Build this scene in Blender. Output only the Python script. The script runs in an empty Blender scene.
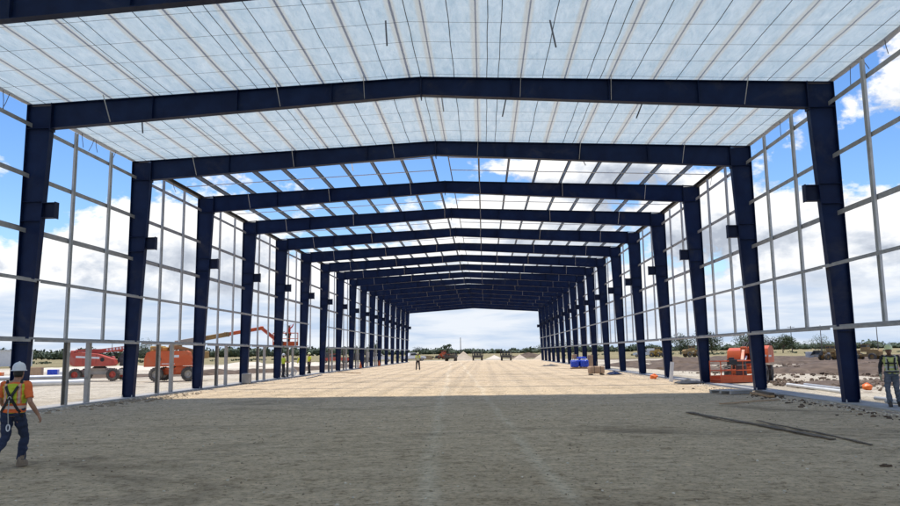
import bpy, bmesh, math, random
from mathutils import Vector, Matrix, Euler, noise
random.seed(7)
R = math.radians
PI = math.pi
scene = bpy.context.scene
col = scene.collection

# ------------------------------------------------------------------ helpers
class MB:
    """collects shapes, links them as one mesh object"""
    def __init__(s):
        s.v = []; s.f = []; s.m = []; s.mi = 0
    def add(s, verts, faces):
        o = len(s.v)
        s.v += [tuple(p) for p in verts]
        s.f += [tuple(i + o for i in f) for f in faces]
        s.m += [s.mi] * len(faces)
        return s
    def hexa(s, p):
        return s.add(p, [(0, 3, 2, 1), (4, 5, 6, 7), (0, 1, 5, 4), (1, 2, 6, 5), (2, 3, 7, 6), (3, 0, 4, 7)])
    def box(s, c, d, rz=0.0, rx=0.0, ry=0.0):
        M = Euler((rx, ry, rz)).to_matrix()
        c = Vector(c); x, y, z = d[0] / 2, d[1] / 2, d[2] / 2
        return s.hexa([c + M @ Vector(q) for q in ((-x, -y, -z), (x, -y, -z), (x, y, -z), (-x, y, -z),
                                                   (-x, -y, z), (x, -y, z), (x, y, z), (-x, y, z))])
    def rbox(s, c, d, b=0.03, rz=0.0, rx=0.0, ry=0.0, seg=2):
        bm = bmesh.new()
        bmesh.ops.create_cube(bm, size=1.0)
        bmesh.ops.scale(bm, vec=d, verts=bm.verts)
        bmesh.ops.bevel(bm, geom=list(bm.edges), offset=min(b, min(d) * .49), segments=seg, affect='EDGES', profile=.5)
        M = Matrix.Translation(c) @ Euler((rx, ry, rz)).to_matrix().to_4x4()
        bmesh.ops.transform(bm, matrix=M, verts=bm.verts)
        return s.bm(bm)
    def bm(s, bm):
        bm.verts.index_update()
        s.add([v.co.copy() for v in bm.verts], [[v.index for v in f.verts] for f in bm.faces])
        bm.free()
        return s
    def bar(s, p, q, w, h, up=(0, 0, 1)):
        p, q = Vector(p), Vector(q); d = (q - p).normalized(); u = Vector(up)
        if abs(d.dot(u)) > .98: u = Vector((0, 1, 0))
        a = d.cross(u).normalized(); b = a.cross(d).normalized()
        a *= w / 2; b *= h / 2
        return s.hexa([p - a - b, p + a - b, p + a + b, p - a + b, q - a - b, q + a - b, q + a + b, q - a + b])
    def tube(s, pts, r, n=10, cap=True):
        pts = [Vector(p) for p in pts]
        rr = [r] * len(pts) if isinstance(r, (int, float)) else list(r)
        vs = []; a = None
        for i, p in enumerate(pts):
            d = (pts[min(i + 1, len(pts) - 1)] - pts[max(i - 1, 0)]).normalized()
            if a is None:
                a = d.orthogonal().normalized()
            else:
                a = (a - d * a.dot(d)).normalized()
            b = d.cross(a)
            for k in range(n):
                t = 2 * PI * k / n
                vs.append(p + (a * math.cos(t) + b * math.sin(t)) * rr[i])
        fs = [(i * n + k, i * n + (k + 1) % n, (i + 1) * n + (k + 1) % n, (i + 1) * n + k)
              for i in range(len(pts) - 1) for k in range(n)]
        if cap:
            fs.append(tuple(range(n - 1, -1, -1))); fs.append(tuple((len(pts) - 1) * n + k for k in range(n)))
        return s.add(vs, fs)
    def limb(s, pts, r, n=12):
        """tube with rounded ends"""
        pts = [Vector(p) for p in pts]; r = list(r)
        d0 = (pts[0] - pts[1]).normalized(); d1 = (pts[-1] - pts[-2]).normalized()
        P = [pts[0] + d0 * r[0] * .8, pts[0] + d0 * r[0] * .5] + pts + [pts[-1] + d1 * r[-1] * .5, pts[-1] + d1 * r[-1] * .8]
        Q = [r[0] * .45, r[0] * .84] + r + [r[-1] * .84, r[-1] * .45]
        return s.tube(P, Q, n)
    def loft(s, rings, n=20, cap=True):
        """rings: (centre, rx, ry[, power[, rotz]]) horizontal superellipses"""
        vs = []
        for rg in rings:
            c = Vector(rg[0]); rx, ry = rg[1], rg[2]; pw = rg[3] if len(rg) > 3 else 2.0; rz = rg[4] if len(rg) > 4 else 0
            for k in range(n):
                t = 2 * PI * k / n; ct, st = math.cos(t), math.sin(t)
                x = rx * math.copysign(abs(ct) ** (2 / pw), ct); y = ry * math.copysign(abs(st) ** (2 / pw), st)
                vs.append((c.x + x * math.cos(rz) - y * math.sin(rz), c.y + x * math.sin(rz) + y * math.cos(rz), c.z))
        fs = [(i * n + k, i * n + (k + 1) % n, (i + 1) * n + (k + 1) % n, (i + 1) * n + k)
              for i in range(len(rings) - 1) for k in range(n)]
        if cap:
            fs.append(tuple(range(n - 1, -1, -1))); fs.append(tuple((len(rings) - 1) * n + k for k in range(n)))
        return s.add(vs, fs)
    def prism(s, prof, y0, y1, axis='y'):
        """closed profile [(a,b)] extruded: axis y -> (a,y,b); axis x -> (x,a,b); axis z -> (a,b,z)"""
        n = len(prof)
        def P(a, b, t): return (a, t, b) if axis == 'y' else ((t, a, b) if axis == 'x' else (a, b, t))
        vs = [P(a, b, y0) for a, b in prof] + [P(a, b, y1) for a, b in prof]
        fs = [(i, (i + 1) % n, n + (i + 1) % n, n + i) for i in range(n)]
        fs += [tuple(range(n - 1, -1, -1)), tuple(range(n, 2 * n))]
        return s.add(vs, fs)
    def lathe(s, prof, c, axis='z', n=20, cap=True):
        """profile [(r,h)] revolved about an axis through c"""
        c = Vector(c); vs = []
        for r, h in prof:
            for k in range(n):
                t = 2 * PI * k / n; a, b = r * math.cos(t), r * math.sin(t)
                vs.append(c + (Vector((a, b, h)) if axis == 'z' else Vector((h, a, b)) if axis == 'x' else Vector((a, h, b))))
        m = len(prof)
        fs = [(i * n + k, i * n + (k + 1) % n, (i + 1) * n + (k + 1) % n, (i + 1) * n + k) for i in range(m - 1) for k in range(n)]
        if cap: fs += [tuple(range(n - 1, -1, -1)), tuple((m - 1) * n + k for k in range(n))]
        return s.add(vs, fs)
    def ball(s, c, r, sub=2, jit=0.0, seed=0):
        bm = bmesh.new()
        bmesh.ops.create_icosphere(bm, subdivisions=sub, radius=1.0)
        r = (r, r, r) if isinstance(r, (int, float)) else r
        for v in bm.verts:
            k = 1 + jit * noise.noise(v.co * 1.7 + Vector((seed * 3.1, seed, -seed)))
            v.co = Vector((v.co.x * r[0] * k + c[0], v.co.y * r[1] * k + c[1], v.co.z * r[2] * k + c[2]))
        return s.bm(bm)
    def xform(s, M):
        s.v = [tuple(M @ Vector(p)) for p in s.v]; return s
    def mesh(s, name, mats, smooth=False):
        me = bpy.data.meshes.new(name)
        me.from_pydata(s.v, [], s.f)
        for m in (mats if isinstance(mats, (list, tuple)) else [mats]): me.materials.append(m)
        if any(s.m): me.polygons.foreach_set('material_index', s.m)
        b = bmesh.new(); b.from_mesh(me); bmesh.ops.recalc_face_normals(b, faces=b.faces); b.to_mesh(me); b.free()
        if smooth:
            me.polygons.foreach_set('use_smooth', [True] * len(me.polygons))
            if smooth != 'all': me.set_sharp_from_angle(angle=R(38))
        me.update()
        return me
    def build(s, name, mats, parent=None, loc=(0, 0, 0), rz=0.0, smooth=False):
        o = bpy.data.objects.new(name, s.mesh(name, mats, smooth))
        o.location = loc; o.rotation_euler = (0, 0, rz)
        col.objects.link(o)
        if parent: o.parent = parent
        return o

def remesh(mb, voxel, smooth_it=2, wrinkle=0.0, wscale=9.0):
    """closed shapes fused into one continuous skin; returns an MB"""
    me = mb.mesh('tmp', [])
    o = bpy.data.objects.new('tmp', me); col.objects.link(o)
    m = o.modifiers.new('r', 'REMESH'); m.mode = 'VOXEL'; m.voxel_size = voxel
    if smooth_it:
        k = o.modifiers.new('s', 'SMOOTH'); k.factor = .5; k.iterations = smooth_it
    dg = bpy.context.evaluated_depsgraph_get()
    e = bpy.data.meshes.new_from_object(o.evaluated_get(dg))
    r = MB()
    vs = [v.co.copy() for v in e.vertices]
    if wrinkle:
        nn = [v.normal.copy() for v in e.vertices]
        vs = [p + n * wrinkle * noise.noise(Vector((p.x * wscale, p.y * wscale, p.z * wscale * 1.9))) for p, n in zip(vs, nn)]
    r.add(vs, [tuple(p.vertices) for p in e.polygons])
    bpy.data.objects.remove(o); bpy.data.meshes.remove(me); bpy.data.meshes.remove(e)
    return r

def tag(o, label=None, cat=None, group=None, kind=None):
    if label: o['label'] = label
    if cat: o['category'] = cat
    if group: o['group'] = group
    if kind: o['kind'] = kind
    return o
def thing(name, loc, label, cat, rz=0.0, group=None):
    o = bpy.data.objects.new(name, None); o.empty_display_size = .3
    o.location = loc; o.rotation_euler = (0, 0, rz); col.objects.link(o)
    return tag(o, label, cat, group)
def copy_tree(o, parent=None):
    c = o.copy(); col.objects.link(c)
    if parent: c.parent = parent
    for ch in [x for x in kids.get(o.name, [])] if False else list(o.children):
        copy_tree(ch, c)
    return c

# ------------------------------------------------------------------ materials
def nodes_of(name):
    m = bpy.data.materials.new(name); m.use_nodes = True
    nt = m.node_tree; nt.nodes.clear()
    out = nt.nodes.new('ShaderNodeOutputMaterial')
    b = nt.nodes.new('ShaderNodeBsdfPrincipled')
    nt.links.new(b.outputs[0], out.inputs[0])
    return m, nt, b, out
def rgb(c): return (c[0], c[1], c[2], 1.0)
def ramp(nt, fac, stops):
    r = nt.nodes.new('ShaderNodeValToRGB')
    while len(r.color_ramp.elements) < len(stops): r.color_ramp.elements.new(.5)
    for e, (p, c) in zip(r.color_ramp.elements, stops):
        e.position = p; e.color = rgb(c) if not isinstance(c, (int, float)) else (c, c, c, 1)
    nt.links.new(fac, r.inputs[0]); return r.outputs[0]
def noise_tex(nt, vec, scale, detail=4, rough=.55, dist=0.0):
    n = nt.nodes.new('ShaderNodeTexNoise'); n.inputs['Scale'].default_value = scale
    n.inputs['Detail'].default_value = detail; n.inputs['Roughness'].default_value = rough; n.inputs['Distortion'].default_value = dist
    if vec is not None: nt.links.new(vec, n.inputs['Vector'])
    return n.outputs['Fac']
def mix(nt, fac, a, b, mode='MIX'):
    n = nt.nodes.new('ShaderNodeMix'); n.data_type = 'RGBA'; n.blend_type = mode
    for sock, v in ((n.inputs[0], fac), (n.inputs[6], a), (n.inputs[7], b)):
        if isinstance(v, (int, float)): sock.default_value = v if sock == n.inputs[0] else (v, v, v, 1)
        elif isinstance(v, tuple): sock.default_value = rgb(v)
        else: nt.links.new(v, sock)
    return n.outputs[2]
def math_n(nt, op, a, b=None, c=None, clamp=False):
    n = nt.nodes.new('ShaderNodeMath'); n.operation = op; n.use_clamp = clamp
    for i, v in enumerate((a, b, c)):
        if v is None: continue
        if isinstance(v, (int, float)): n.inputs[i].default_value = v
        else: nt.links.new(v, n.inputs[i])
    return n.outputs[0]
def bump(nt, b, h, strength=.3, dist=.02):
    n = nt.nodes.new('ShaderNodeBump'); n.inputs['Strength'].default_value = strength; n.inputs['Distance'].default_value = dist
    nt.links.new(h, n.inputs['Height']); nt.links.new(n.outputs[0], b.inputs['Normal'])
def coords(nt, kind='Object'):
    n = nt.nodes.new('ShaderNodeTexCoord'); return n.outputs[kind]
def world_pos(nt):
    n = nt.nodes.new('ShaderNodeNewGeometry'); return n.outputs['Position']
def scaled(nt, vec, sc, loc=(0, 0, 0)):
    n = nt.nodes.new('ShaderNodeMapping'); n.inputs['Scale'].default_value = sc; n.inputs['Location'].default_value = loc
    nt.links.new(vec, n.inputs['Vector']); return n.outputs[0]

def worn(name, c1, c2, rough=.5, metal=0.0, scale=3.0, dirt=None, dirt_amt=.5, bumpy=.05, world=True, spec=.5):
    """paint or metal with mottled colour and patches of dust or wear"""
    m, nt, b, out = nodes_of(name)
    v = world_pos(nt) if world else coords(nt)
    f = noise_tex(nt, v, scale, 6, .6)
    c = mix(nt, ramp(nt, f, [(.35, 0.0), (.65, 1.0)]), c1, c2)
    if dirt:
        g = noise_tex(nt, v, scale * .45, 8, .68, .6)
        c = mix(nt, ramp(nt, g, [(dirt_amt, 0.0), (min(dirt_amt + .22, 1), .8)]), c, dirt)
    nt.links.new(c, b.inputs['Base Color'])
    rr = noise_tex(nt, v, scale * 2.3, 4)
    nt.links.new(math_n(nt, 'MULTIPLY_ADD', rr, .3, rough - .15), b.inputs['Roughness'])
    b.inputs['Metallic'].default_value = metal; b.inputs['Specular IOR Level'].default_value = spec
    if bumpy: bump(nt, b, noise_tex(nt, v, scale * 14, 3), bumpy, .01)
    return m

M = {}
M['navy'] = worn('navy_paint', (.0032, .010, .042), (.0065, .019, .066), .48, 0, 1.3, (.05, .052, .062), .56, .05, True, .16)
M['navy_bolt'] = worn('navy_plate', (.003, .008, .032), (.006, .014, .045), .5, 0, 3, (.05, .046, .044), .64, .05, True, .22)
M['galv'] = worn('galvanised_steel', (.48, .49, .49), (.60, .61, .61), .5, .1, 2.2, (.23, .21, .18), .58)
M['galv_dark'] = worn('red_oxide_purlin', (.07, .068, .064), (.12, .115, .108), .5, .25, 2.0, (.07, .06, .05), .56)
M['galv_low'] = worn('galvanised_girt', (.25, .25, .247), (.35, .35, .345), .5, .15, 2.2, (.14, .125, .105), .56)
M['stud'] = worn('light_stud', (.30, .285, .26), (.40, .38, .35), .6, .1, 2.0, (.2, .17, .14), .6)
M['strut'] = worn('bright_strut', (.45, .45, .44), (.6, .6, .59), .5, .2, 4)
M['dark_strut'] = worn('dull_strut', (.10, .10, .11), (.16, .16, .17), .5, .2, 4)
M['concrete'] = worn('concrete', (.30, .285, .26), (.42, .40, .36), .9, 0, 1.6, (.23, .19, .14), .5, .4)
M['orange'] = worn('orange_machine_paint', (.55, .085, .018), (.64, .12, .028), .5, 0, 1.5, (.36, .2, .12), .55, .02)
M['red'] = worn('faded_red_paint', (.45, .055, .036), (.54, .10, .06), .5, 0, 1.5, (.36, .22, .18), .55, .02)
M['yellow'] = worn('yellow_machine_paint', (.46, .27, .04), (.55, .34, .06), .6, 0, 2, (.22, .155, .09), .48, .02)
M['ochre'] = worn('ochre_machine_paint', (.30, .18, .06), (.38, .24, .085), .6, 0, 2, (.17, .12, .075), .46, .02)
M['black'] = worn('black_plastic', (.012, .012, .013), (.025, .025, .025), .55, 0, 4, (.1, .085, .07), .66)
M['dark_grey'] = worn('dark_machine_grey', (.045, .045, .045), (.08, .078, .075), .6, 0, 3, (.18, .15, .11), .58)
M['rubber'] = worn('tyre_rubber', (.05, .047, .043), (.085, .077, .068), .85, 0, 5, (.24, .2, .15), .46, .2)
M['white'] = worn('white_paint', (.7, .7, .69), (.78, .78, .77), .5, 0, 2, (.5, .46, .4), .66, .02)
M['cream_grey'] = worn('beige_chassis', (.36, .33, .29), (.44, .41, .36), .6, 0, 2, (.26, .21, .15), .58)
M['glass'] = worn('dark_glass', (.015, .02, .025), (.025, .03, .035), .12, 0, 2, None, .5, 0)
M['pvc'] = worn('pale_pipe', (.62, .62, .6), (.72, .72, .7), .5, 0, 1.2, (.42, .36, .28), .6)
M['steel_pipe'] = worn('grey_pipe', (.36, .37, .38), (.46, .47, .48), .5, .2, 1.2, (.3, .26, .2), .58)
M['timber'] = worn('timber', (.36, .22, .11), (.47, .31, .17), .8, 0, 6, (.24, .15, .08), .55, .2)
M['rust'] = worn('rusty_steel', (.085, .066, .048), (.15, .115, .08), .9, 0, 8, (.26, .2, .14), .5, .3)
M['blue_wrap'] = worn('blue_plastic_wrap', (.008, .04, .42), (.015, .075, .58), .3, 0, 4, (.25, .35, .6), .66, .3)
M['cardboard'] = worn('cardboard', (.42, .27, .16), (.5, .34, .21), .85, 0, 4, (.35, .2, .12), .55)
M['orange_plastic'] = worn('orange_plastic', (.75, .13, .015), (.85, .2, .03), .45, 0, 4, None, .5, .05)
M['soil'] = worn('brown_soil', (.07, .046, .029), (.15, .103, .067), .95, 0, 1.1, (.24, .18, .12), .57, .8)
M['pad_dirt'] = worn('floor_dirt', (.25, .19, .125), (.38, .3, .2), .95, 0, 1.6, (.17, .125, .08), .52, .8)
M['sand_pile'] = worn('sand_pile', (.45, .36, .25), (.55, .45, .33), .95, 0, .5, (.36, .27, .18), .56, .8)
M['caliche'] = worn('pale_caliche', (.58, .50, .38), (.66, .58, .46), .95, 0, .4, (.48, .4, .29), .58, .6)
M['wood_pole'] = worn('weathered_pole', (.12, .1, .085), (.2, .17, .15), .85, 0, 2)
M['bark'] = worn('bark', (.08, .06, .045), (.14, .11, .085), .9, 0, 4, None, .5, .5)
M['skin'] = worn('skin_tan', (.30, .155, .095), (.36, .19, .12), .55, 0, 6, None, .5, .05, False)
M['skin_dark'] = worn('skin_brown', (.14, .07, .042), (.18, .09, .055), .55, 0, 6, None, .5, .05, False)
M['hair'] = worn('dark_hair', (.01, .008, .007), (.02, .016, .013), .6, 0, 20, None, .5, .3, False)
M['jeans'] = worn('blue_jeans', (.014, .022, .05), (.026, .038, .08), .9, 0, 9, (.075, .09, .13), .6, .3, False)
M['jeans_grey'] = worn('grey_jeans', (.09, .11, .14), (.14, .16, .20), .9, 0, 9, (.2, .21, .22), .6, .3, False)
M['dark_cloth'] = worn('dark_cloth', (.014, .014, .018), (.03, .03, .036), .9, 0, 9, None, .5, .3, False)
M['orange_cloth'] = worn('orange_shirt', (.68, .12, .025), (.78, .17, .04), .8, 0, 9, None, .5, .3, False)
M['lime_cloth'] = worn('lime_cloth', (.50, .62, .03), (.6, .7, .06), .8, 0, 9, None, .5, .3, False)
M['yellow_cloth'] = worn('yellow_cloth', (.68, .70, .03), (.78, .78, .06), .8, 0, 9, None, .5, .3, False)
M['red_cloth'] = worn('red_shirt', (.4, .03, .025), (.5, .05, .04), .8, 0, 9, None, .5, .3, False)
M['grey_cloth'] = worn('grey_shirt', (.28, .28, .28), (.36, .36, .36), .9, 0, 9, None, .5, .3, False)
M['strap'] = worn('black_webbing', (.008, .008, .009), (.016, .016, .017), .7, 0, 20, None, .5, .3, False)
M['boot'] = worn('tan_boot', (.17, .125, .085), (.24, .18, .13), .8, 0, 9, (.3, .25, .18), .52, .2, False)
M['boot_dark'] = worn('dark_boot', (.03, .025, .022), (.05, .042, .036), .7, 0, 9, (.14, .11, .08), .55, .2, False)
M['hat_white'] = worn('white_hard_hat', (.62, .63, .65), (.7, .71, .72), .35, 0, 6, (.45, .44, .42), .68, 0, False)
M['hat_lime'] = worn('lime_hard_hat', (.68, .72, .36), (.76, .8, .44), .35, 0, 6, None, .5, 0, False)
M['glove'] = worn('work_glove', (.26, .27, .18), (.34, .34, .24), .85, 0, 9, None, .5, .2, False)
M['reflective'] = worn('reflective_tape', (.55, .55, .53), (.66, .66, .64), .35, .3, 9, None, .5, 0, False)

def vest_mat(name, base, side, band, zb):
    """hi-vis vest: lime middle, coloured side panels, silver and orange bands round the waist"""
    m, nt, b, out = nodes_of(name)
    v = coords(nt); sp = nt.nodes.new('ShaderNodeSeparateXYZ'); nt.links.new(v, sp.inputs[0])
    ax = math_n(nt, 'ABSOLUTE', sp.outputs[0])
    c = mix(nt, math_n(nt, 'MULTIPLY', math_n(nt, 'GREATER_THAN', ax, .085), math_n(nt, 'LESS_THAN', ax, .15)), base, side)
    edge = math_n(nt, 'MULTIPLY', math_n(nt, 'GREATER_THAN', ax, .10), math_n(nt, 'LESS_THAN', ax, .135))
    c = mix(nt, edge, c, band)
    for z0, z1, cc in zb:
        k = math_n(nt, 'MULTIPLY', math_n(nt, 'GREATER_THAN', sp.outputs[2], z0), math_n(nt, 'LESS_THAN', sp.outputs[2], z1))
        c = mix(nt, k, c, cc)
    c = mix(nt, ramp(nt, noise_tex(nt, v, 7, 5), [(.3, .75), (.7, 1.0)]), (0, 0, 0), c)
    nt.links.new(c, b.inputs['Base Color']); b.inputs['Roughness'].default_value = .75
    bump(nt, b, noise_tex(nt, v, 16, 3), .3, .01)
    return m
M['vest_orange'] = vest_mat('vest_lime_orange', (.50, .60, .03), (.72, .2, .07), (.62, .42, .32),
                            [(.93, .99, (.75, .13, .02)), (.99, 1.045, (.66, .5, .42)), (1.045, 1.08, (.75, .15, .03))])
M['vest_lime'] = vest_mat('vest_pale_lime', (.56, .60, .2), (.58, .60, .22), (.6, .6, .55),
                          [(.98, 1.03, (.62, .62, .57)), (1.10, 1.15, (.62, .62, .57))])

# translucent roof liner
def liner_mat():
    m, nt, b, out = nodes_of('white_roof_liner')
    v = world_pos(nt)
    f = noise_tex(nt, scaled(nt, v, (1.6, .6, 1)), 2.2, 9, .72, .6)
    cd = mix(nt, ramp(nt, f, [(.3, 0.0), (.7, 1.0)]), (.68, .72, .74), (.76, .79, .80))
    nt.links.new(cd, b.inputs['Base Color']); b.inputs['Roughness'].default_value = .55
    tr = nt.nodes.new('ShaderNodeBsdfTranslucent')
    ct = mix(nt, ramp(nt, f, [(.36, 0.0), (.66, 1.0)]), (.40, .545, .625), (.60, .715, .765))
    # each purlin showing through the backlit fabric, its shade painted into the colours
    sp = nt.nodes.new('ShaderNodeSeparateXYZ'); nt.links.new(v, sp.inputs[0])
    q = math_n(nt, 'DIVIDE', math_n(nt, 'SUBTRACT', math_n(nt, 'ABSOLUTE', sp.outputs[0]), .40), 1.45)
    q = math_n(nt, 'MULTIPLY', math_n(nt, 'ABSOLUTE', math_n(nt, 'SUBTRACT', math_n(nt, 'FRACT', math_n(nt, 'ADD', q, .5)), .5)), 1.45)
    purlin_shade = ramp(nt, math_n(nt, 'ADD', q, math_n(nt, 'MULTIPLY', f, .06)), [(.115, 1.0), (.19, 0.0)])
    cd = mix(nt, purlin_shade, cd, (.80, .79, .765)); ct = mix(nt, purlin_shade, ct, (.50, .545, .525))
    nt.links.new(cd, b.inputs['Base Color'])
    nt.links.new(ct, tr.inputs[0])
    mx = nt.nodes.new('ShaderNodeMixShader'); mx.inputs[0].default_value = LINER_T
    nt.links.new(b.outputs[0], mx.inputs[1]); nt.links.new(tr.outputs[0], mx.inputs[2])
    nt.links.new(mx.outputs[0], out.inputs[0])
    w = noise_tex(nt, scaled(nt, v, (3.5, 1.2, 1)), 2.2, 6, .6, .8)
    n = nt.nodes.new('ShaderNodeBump'); n.inputs['Strength'].default_value = .8; n.inputs['Distance'].default_value = .09
    nt.links.new(w, n.inputs['Height']); nt.links.new(n.outputs[0], b.inputs['Normal']); nt.links.new(n.outputs[0], tr.inputs['Normal'])
    return m
LINER_T = .45
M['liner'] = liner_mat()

def foliage_mat(name, a, b_, c_):
    m, nt, b, out = nodes_of(name)
    f = noise_tex(nt, world_pos(nt), .35, 4, .7)
    g = noise_tex(nt, world_pos(nt), 2.5, 2, .6)
    c = mix(nt, ramp(nt, f, [(.35, 0.0), (.65, 1.0)]), a, b_)
    c = mix(nt, ramp(nt, g, [(.45, 0.0), (.75, .8)]), c, c_)
    nt.links.new(c, b.inputs['Base Color']); b.inputs['Roughness'].default_value = .75
    return m
M['leaf'] = foliage_mat('leaf_green', (.025, .042, .014), (.045, .065, .022), (.065, .085, .03))
M['leaf_far'] = foliage_mat('leaf_blue_green', (.03, .05, .022), (.05, .07, .032), (.07, .09, .04))

# ground: compacted sand pad, caliche yard, ploughed soil and dry grass by place
def ground_mat():
    m, nt, b, out = nodes_of('ground_sand')
    p = world_pos(nt)
    sp = nt.nodes.new('ShaderNodeSeparateXYZ'); nt.links.new(p, sp.inputs[0])
    X, Y = sp.outputs[0], sp.outputs[1]
    big = noise_tex(nt, p, .12, 5, .6)
    mid = noise_tex(nt, p, .7, 7, .65, .4)
    fine = noise_tex(nt, p, 9.0, 6, .7)
    grit = noise_tex(nt, p, 55.0, 3, .6)
    strk = noise_tex(nt, scaled(nt, p, (.09, .9, 1)), 1.0, 6, .62, .3)     # scraped across
    pad = mix(nt, ramp(nt, mid, [(.32, 0.0), (.68, 1.0)]), PAD[0], PAD[1])
    pad = mix(nt, ramp(nt, strk, [(.50, 0.0), (.70, .45)]), pad, PAD[2])
    pad = mix(nt, ramp(nt, big, [(.5, 0.0), (.72, .5)]), pad, PAD[3])
    # tyre tracks along the hall
    wob = math_n(nt, 'MULTIPLY_ADD', noise_tex(nt, scaled(nt, p, (.0, .06, 0)), 1.0, 2), 1.0, -.5)
    xs = math_n(nt, 'ADD', math_n(nt, 'ADD', X, math_n(nt, 'MULTIPLY', Y, .042)), wob)
    trk = None
    for x0, w in ((1.55, .13), (3.25, .10)):
        d = math_n(nt, 'ABSOLUTE', math_n(nt, 'SUBTRACT', xs, x0))
        k = math_n(nt, 'SUBTRACT', 1.0, math_n(nt, 'DIVIDE', d, w * 1.6), clamp=True)
        trk = k if trk is None else math_n(nt, 'MAXIMUM', trk, k)
    trk = math_n(nt, 'MULTIPLY', trk, ramp(nt, noise_tex(nt, scaled(nt, p, (1, .25, 1)), 1.3, 5, .7), [(.34, 0.0), (.55, 1.0)]))
    pad = mix(nt, math_n(nt, 'MULTIPLY', trk, .55), pad, (.86, .74, .54))
    # yard outside
    yard = mix(nt, ramp(nt, mid, [(.35, 0.0), (.65, 1.0)]), (.52, .455, .35), (.66, .59, .47))
    yard = mix(nt, ramp(nt, big, [(.52, 0.0), (.66, .8)]), yard, (.36, .29, .2))
    soil = mix(nt, ramp(nt, fine, [(.35, 0.0), (.65, 1.0)]), (.075, .049, .031), (.20, .14, .092))
    stripe = noise_tex(nt, scaled(nt, p, (.05, .035, 1), (3, 1, 0)), 1.0, 5, .6, .5)
    right = math_n(nt, 'GREATER_THAN', math_n(nt, 'ADD', X, math_n(nt, 'MULTIPLY', big, 6.0)), 27.0)
    yard = mix(nt, math_n(nt, 'MULTIPLY', right, ramp(nt, stripe, [(.45, 1.0), (.53, .2)])), yard, soil)
    grass = mix(nt, ramp(nt, noise_tex(nt, scaled(nt, p, (.01, .03, 1)), 1.0, 5), [(.35, 0.0), (.65, 1.0)]), (.21, .18, .085), (.32, .265, .14))
    # distance of the fields
    far = math_n(nt, 'SUBTRACT', math_n(nt, 'ADD', Y, math_n(nt, 'MULTIPLY', math_n(nt, 'ABSOLUTE', X), .6)),
                 math_n(nt, 'MULTIPLY', big, 60.0))
    c = mix(nt, math_n(nt, 'DIVIDE', math_n(nt, 'SUBTRACT', far, 135.0), 25.0, clamp=True), yard, grass)
    ax = math_n(nt, 'ABSOLUTE', X)
    k = math_n(nt, 'MULTIPLY', math_n(nt, 'LESS_THAN', ax, 13.5), math_n(nt, 'LESS_THAN', Y, 160.0))
    c = mix(nt, k, c, pad)
    # crust, crumbs and grit
    crust = noise_tex(nt, scaled(nt, p, (.7, .8, 1)), 4.2, 10, .80, .3)
    c = mix(nt, 1.0, c, ramp(nt, crust, [(.40, (.62, .59, .54)), (.46, (.94, .93, .91)), (.54, (1.03, 1.03, 1.03)), (.61, (1.17, 1.16, 1.13))]), 'MULTIPLY')
    crumb = noise_tex(nt, p, 11.0, 6, .82)
    c = mix(nt, 1.0, c, ramp(nt, crumb, [(.395, (.52, .49, .44)), (.45, (.95, .94, .93)), (.54, (1.02, 1.02, 1.02)), (.61, (1.18, 1.17, 1.14))]), 'MULTIPLY')
    blot = noise_tex(nt, scaled(nt, p, (.16, .22, 1), (4, 2, 0)), 1.0, 6, .66, .8)
    c = mix(nt, ramp(nt, blot, [(.56, 0.0), (.68, .60)]), c, (.15, .108, .066))
    c = mix(nt, ramp(nt, grit, [(.60, 0.0), (.75, .35)]), c, (.62, .57, .47))
    nt.links.new(c, b.inputs['Base Color']); b.inputs['Roughness'].default_value = .95
    b.inputs['Specular IOR Level'].default_value = .2
    h = math_n(nt, 'ADD', math_n(nt, 'MULTIPLY', mid, 1.6), math_n(nt, 'ADD', math_n(nt, 'MULTIPLY', fine, .55), math_n(nt, 'MULTIPLY', grit, .16)))
    h = math_n(nt, 'ADD', h, math_n(nt, 'MULTIPLY', strk, .5))
    h = math_n(nt, 'ADD', h, math_n(nt, 'ADD', math_n(nt, 'MULTIPLY', crust, 1.4), math_n(nt, 'MULTIPLY', crumb, .35)))
    bump(nt, b, h, .9, .09)
    return m
PAD = [(.645, .50, .325), (.715, .565, .38), (.46, .345, .212), (.51, .385, .235)]
M['ground'] = ground_mat()
# ------------------------------------------------------------------ dimensions of the hall
W, H, RG, B, D1 = 13.44, 10.27, 10.85, 7.62, 23.88
NF = 17                                  # frames seen; frame 1 is the nearest whole one
def FY(i): return D1 + (i - 1) * B
def RT(x): return H + (W - abs(x)) / W * (RG - H)      # top of the rafters
FIRST = -1                               # frames -1 and 0 stand beside and behind the camera
FL = .26                                 # flange width
DB, DK, DR = .46, .84, .62               # depth of column base, knee, ridge
ZK = H - .84                             # underside of the knee
def CD(z): return DB + (DK - DB) * min(z, ZK) / ZK

bld = thing('steel_building', (0, 0, 0), 'long navy blue steel frame of an unfinished hall, white liner over its near roof', 'building')

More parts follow.
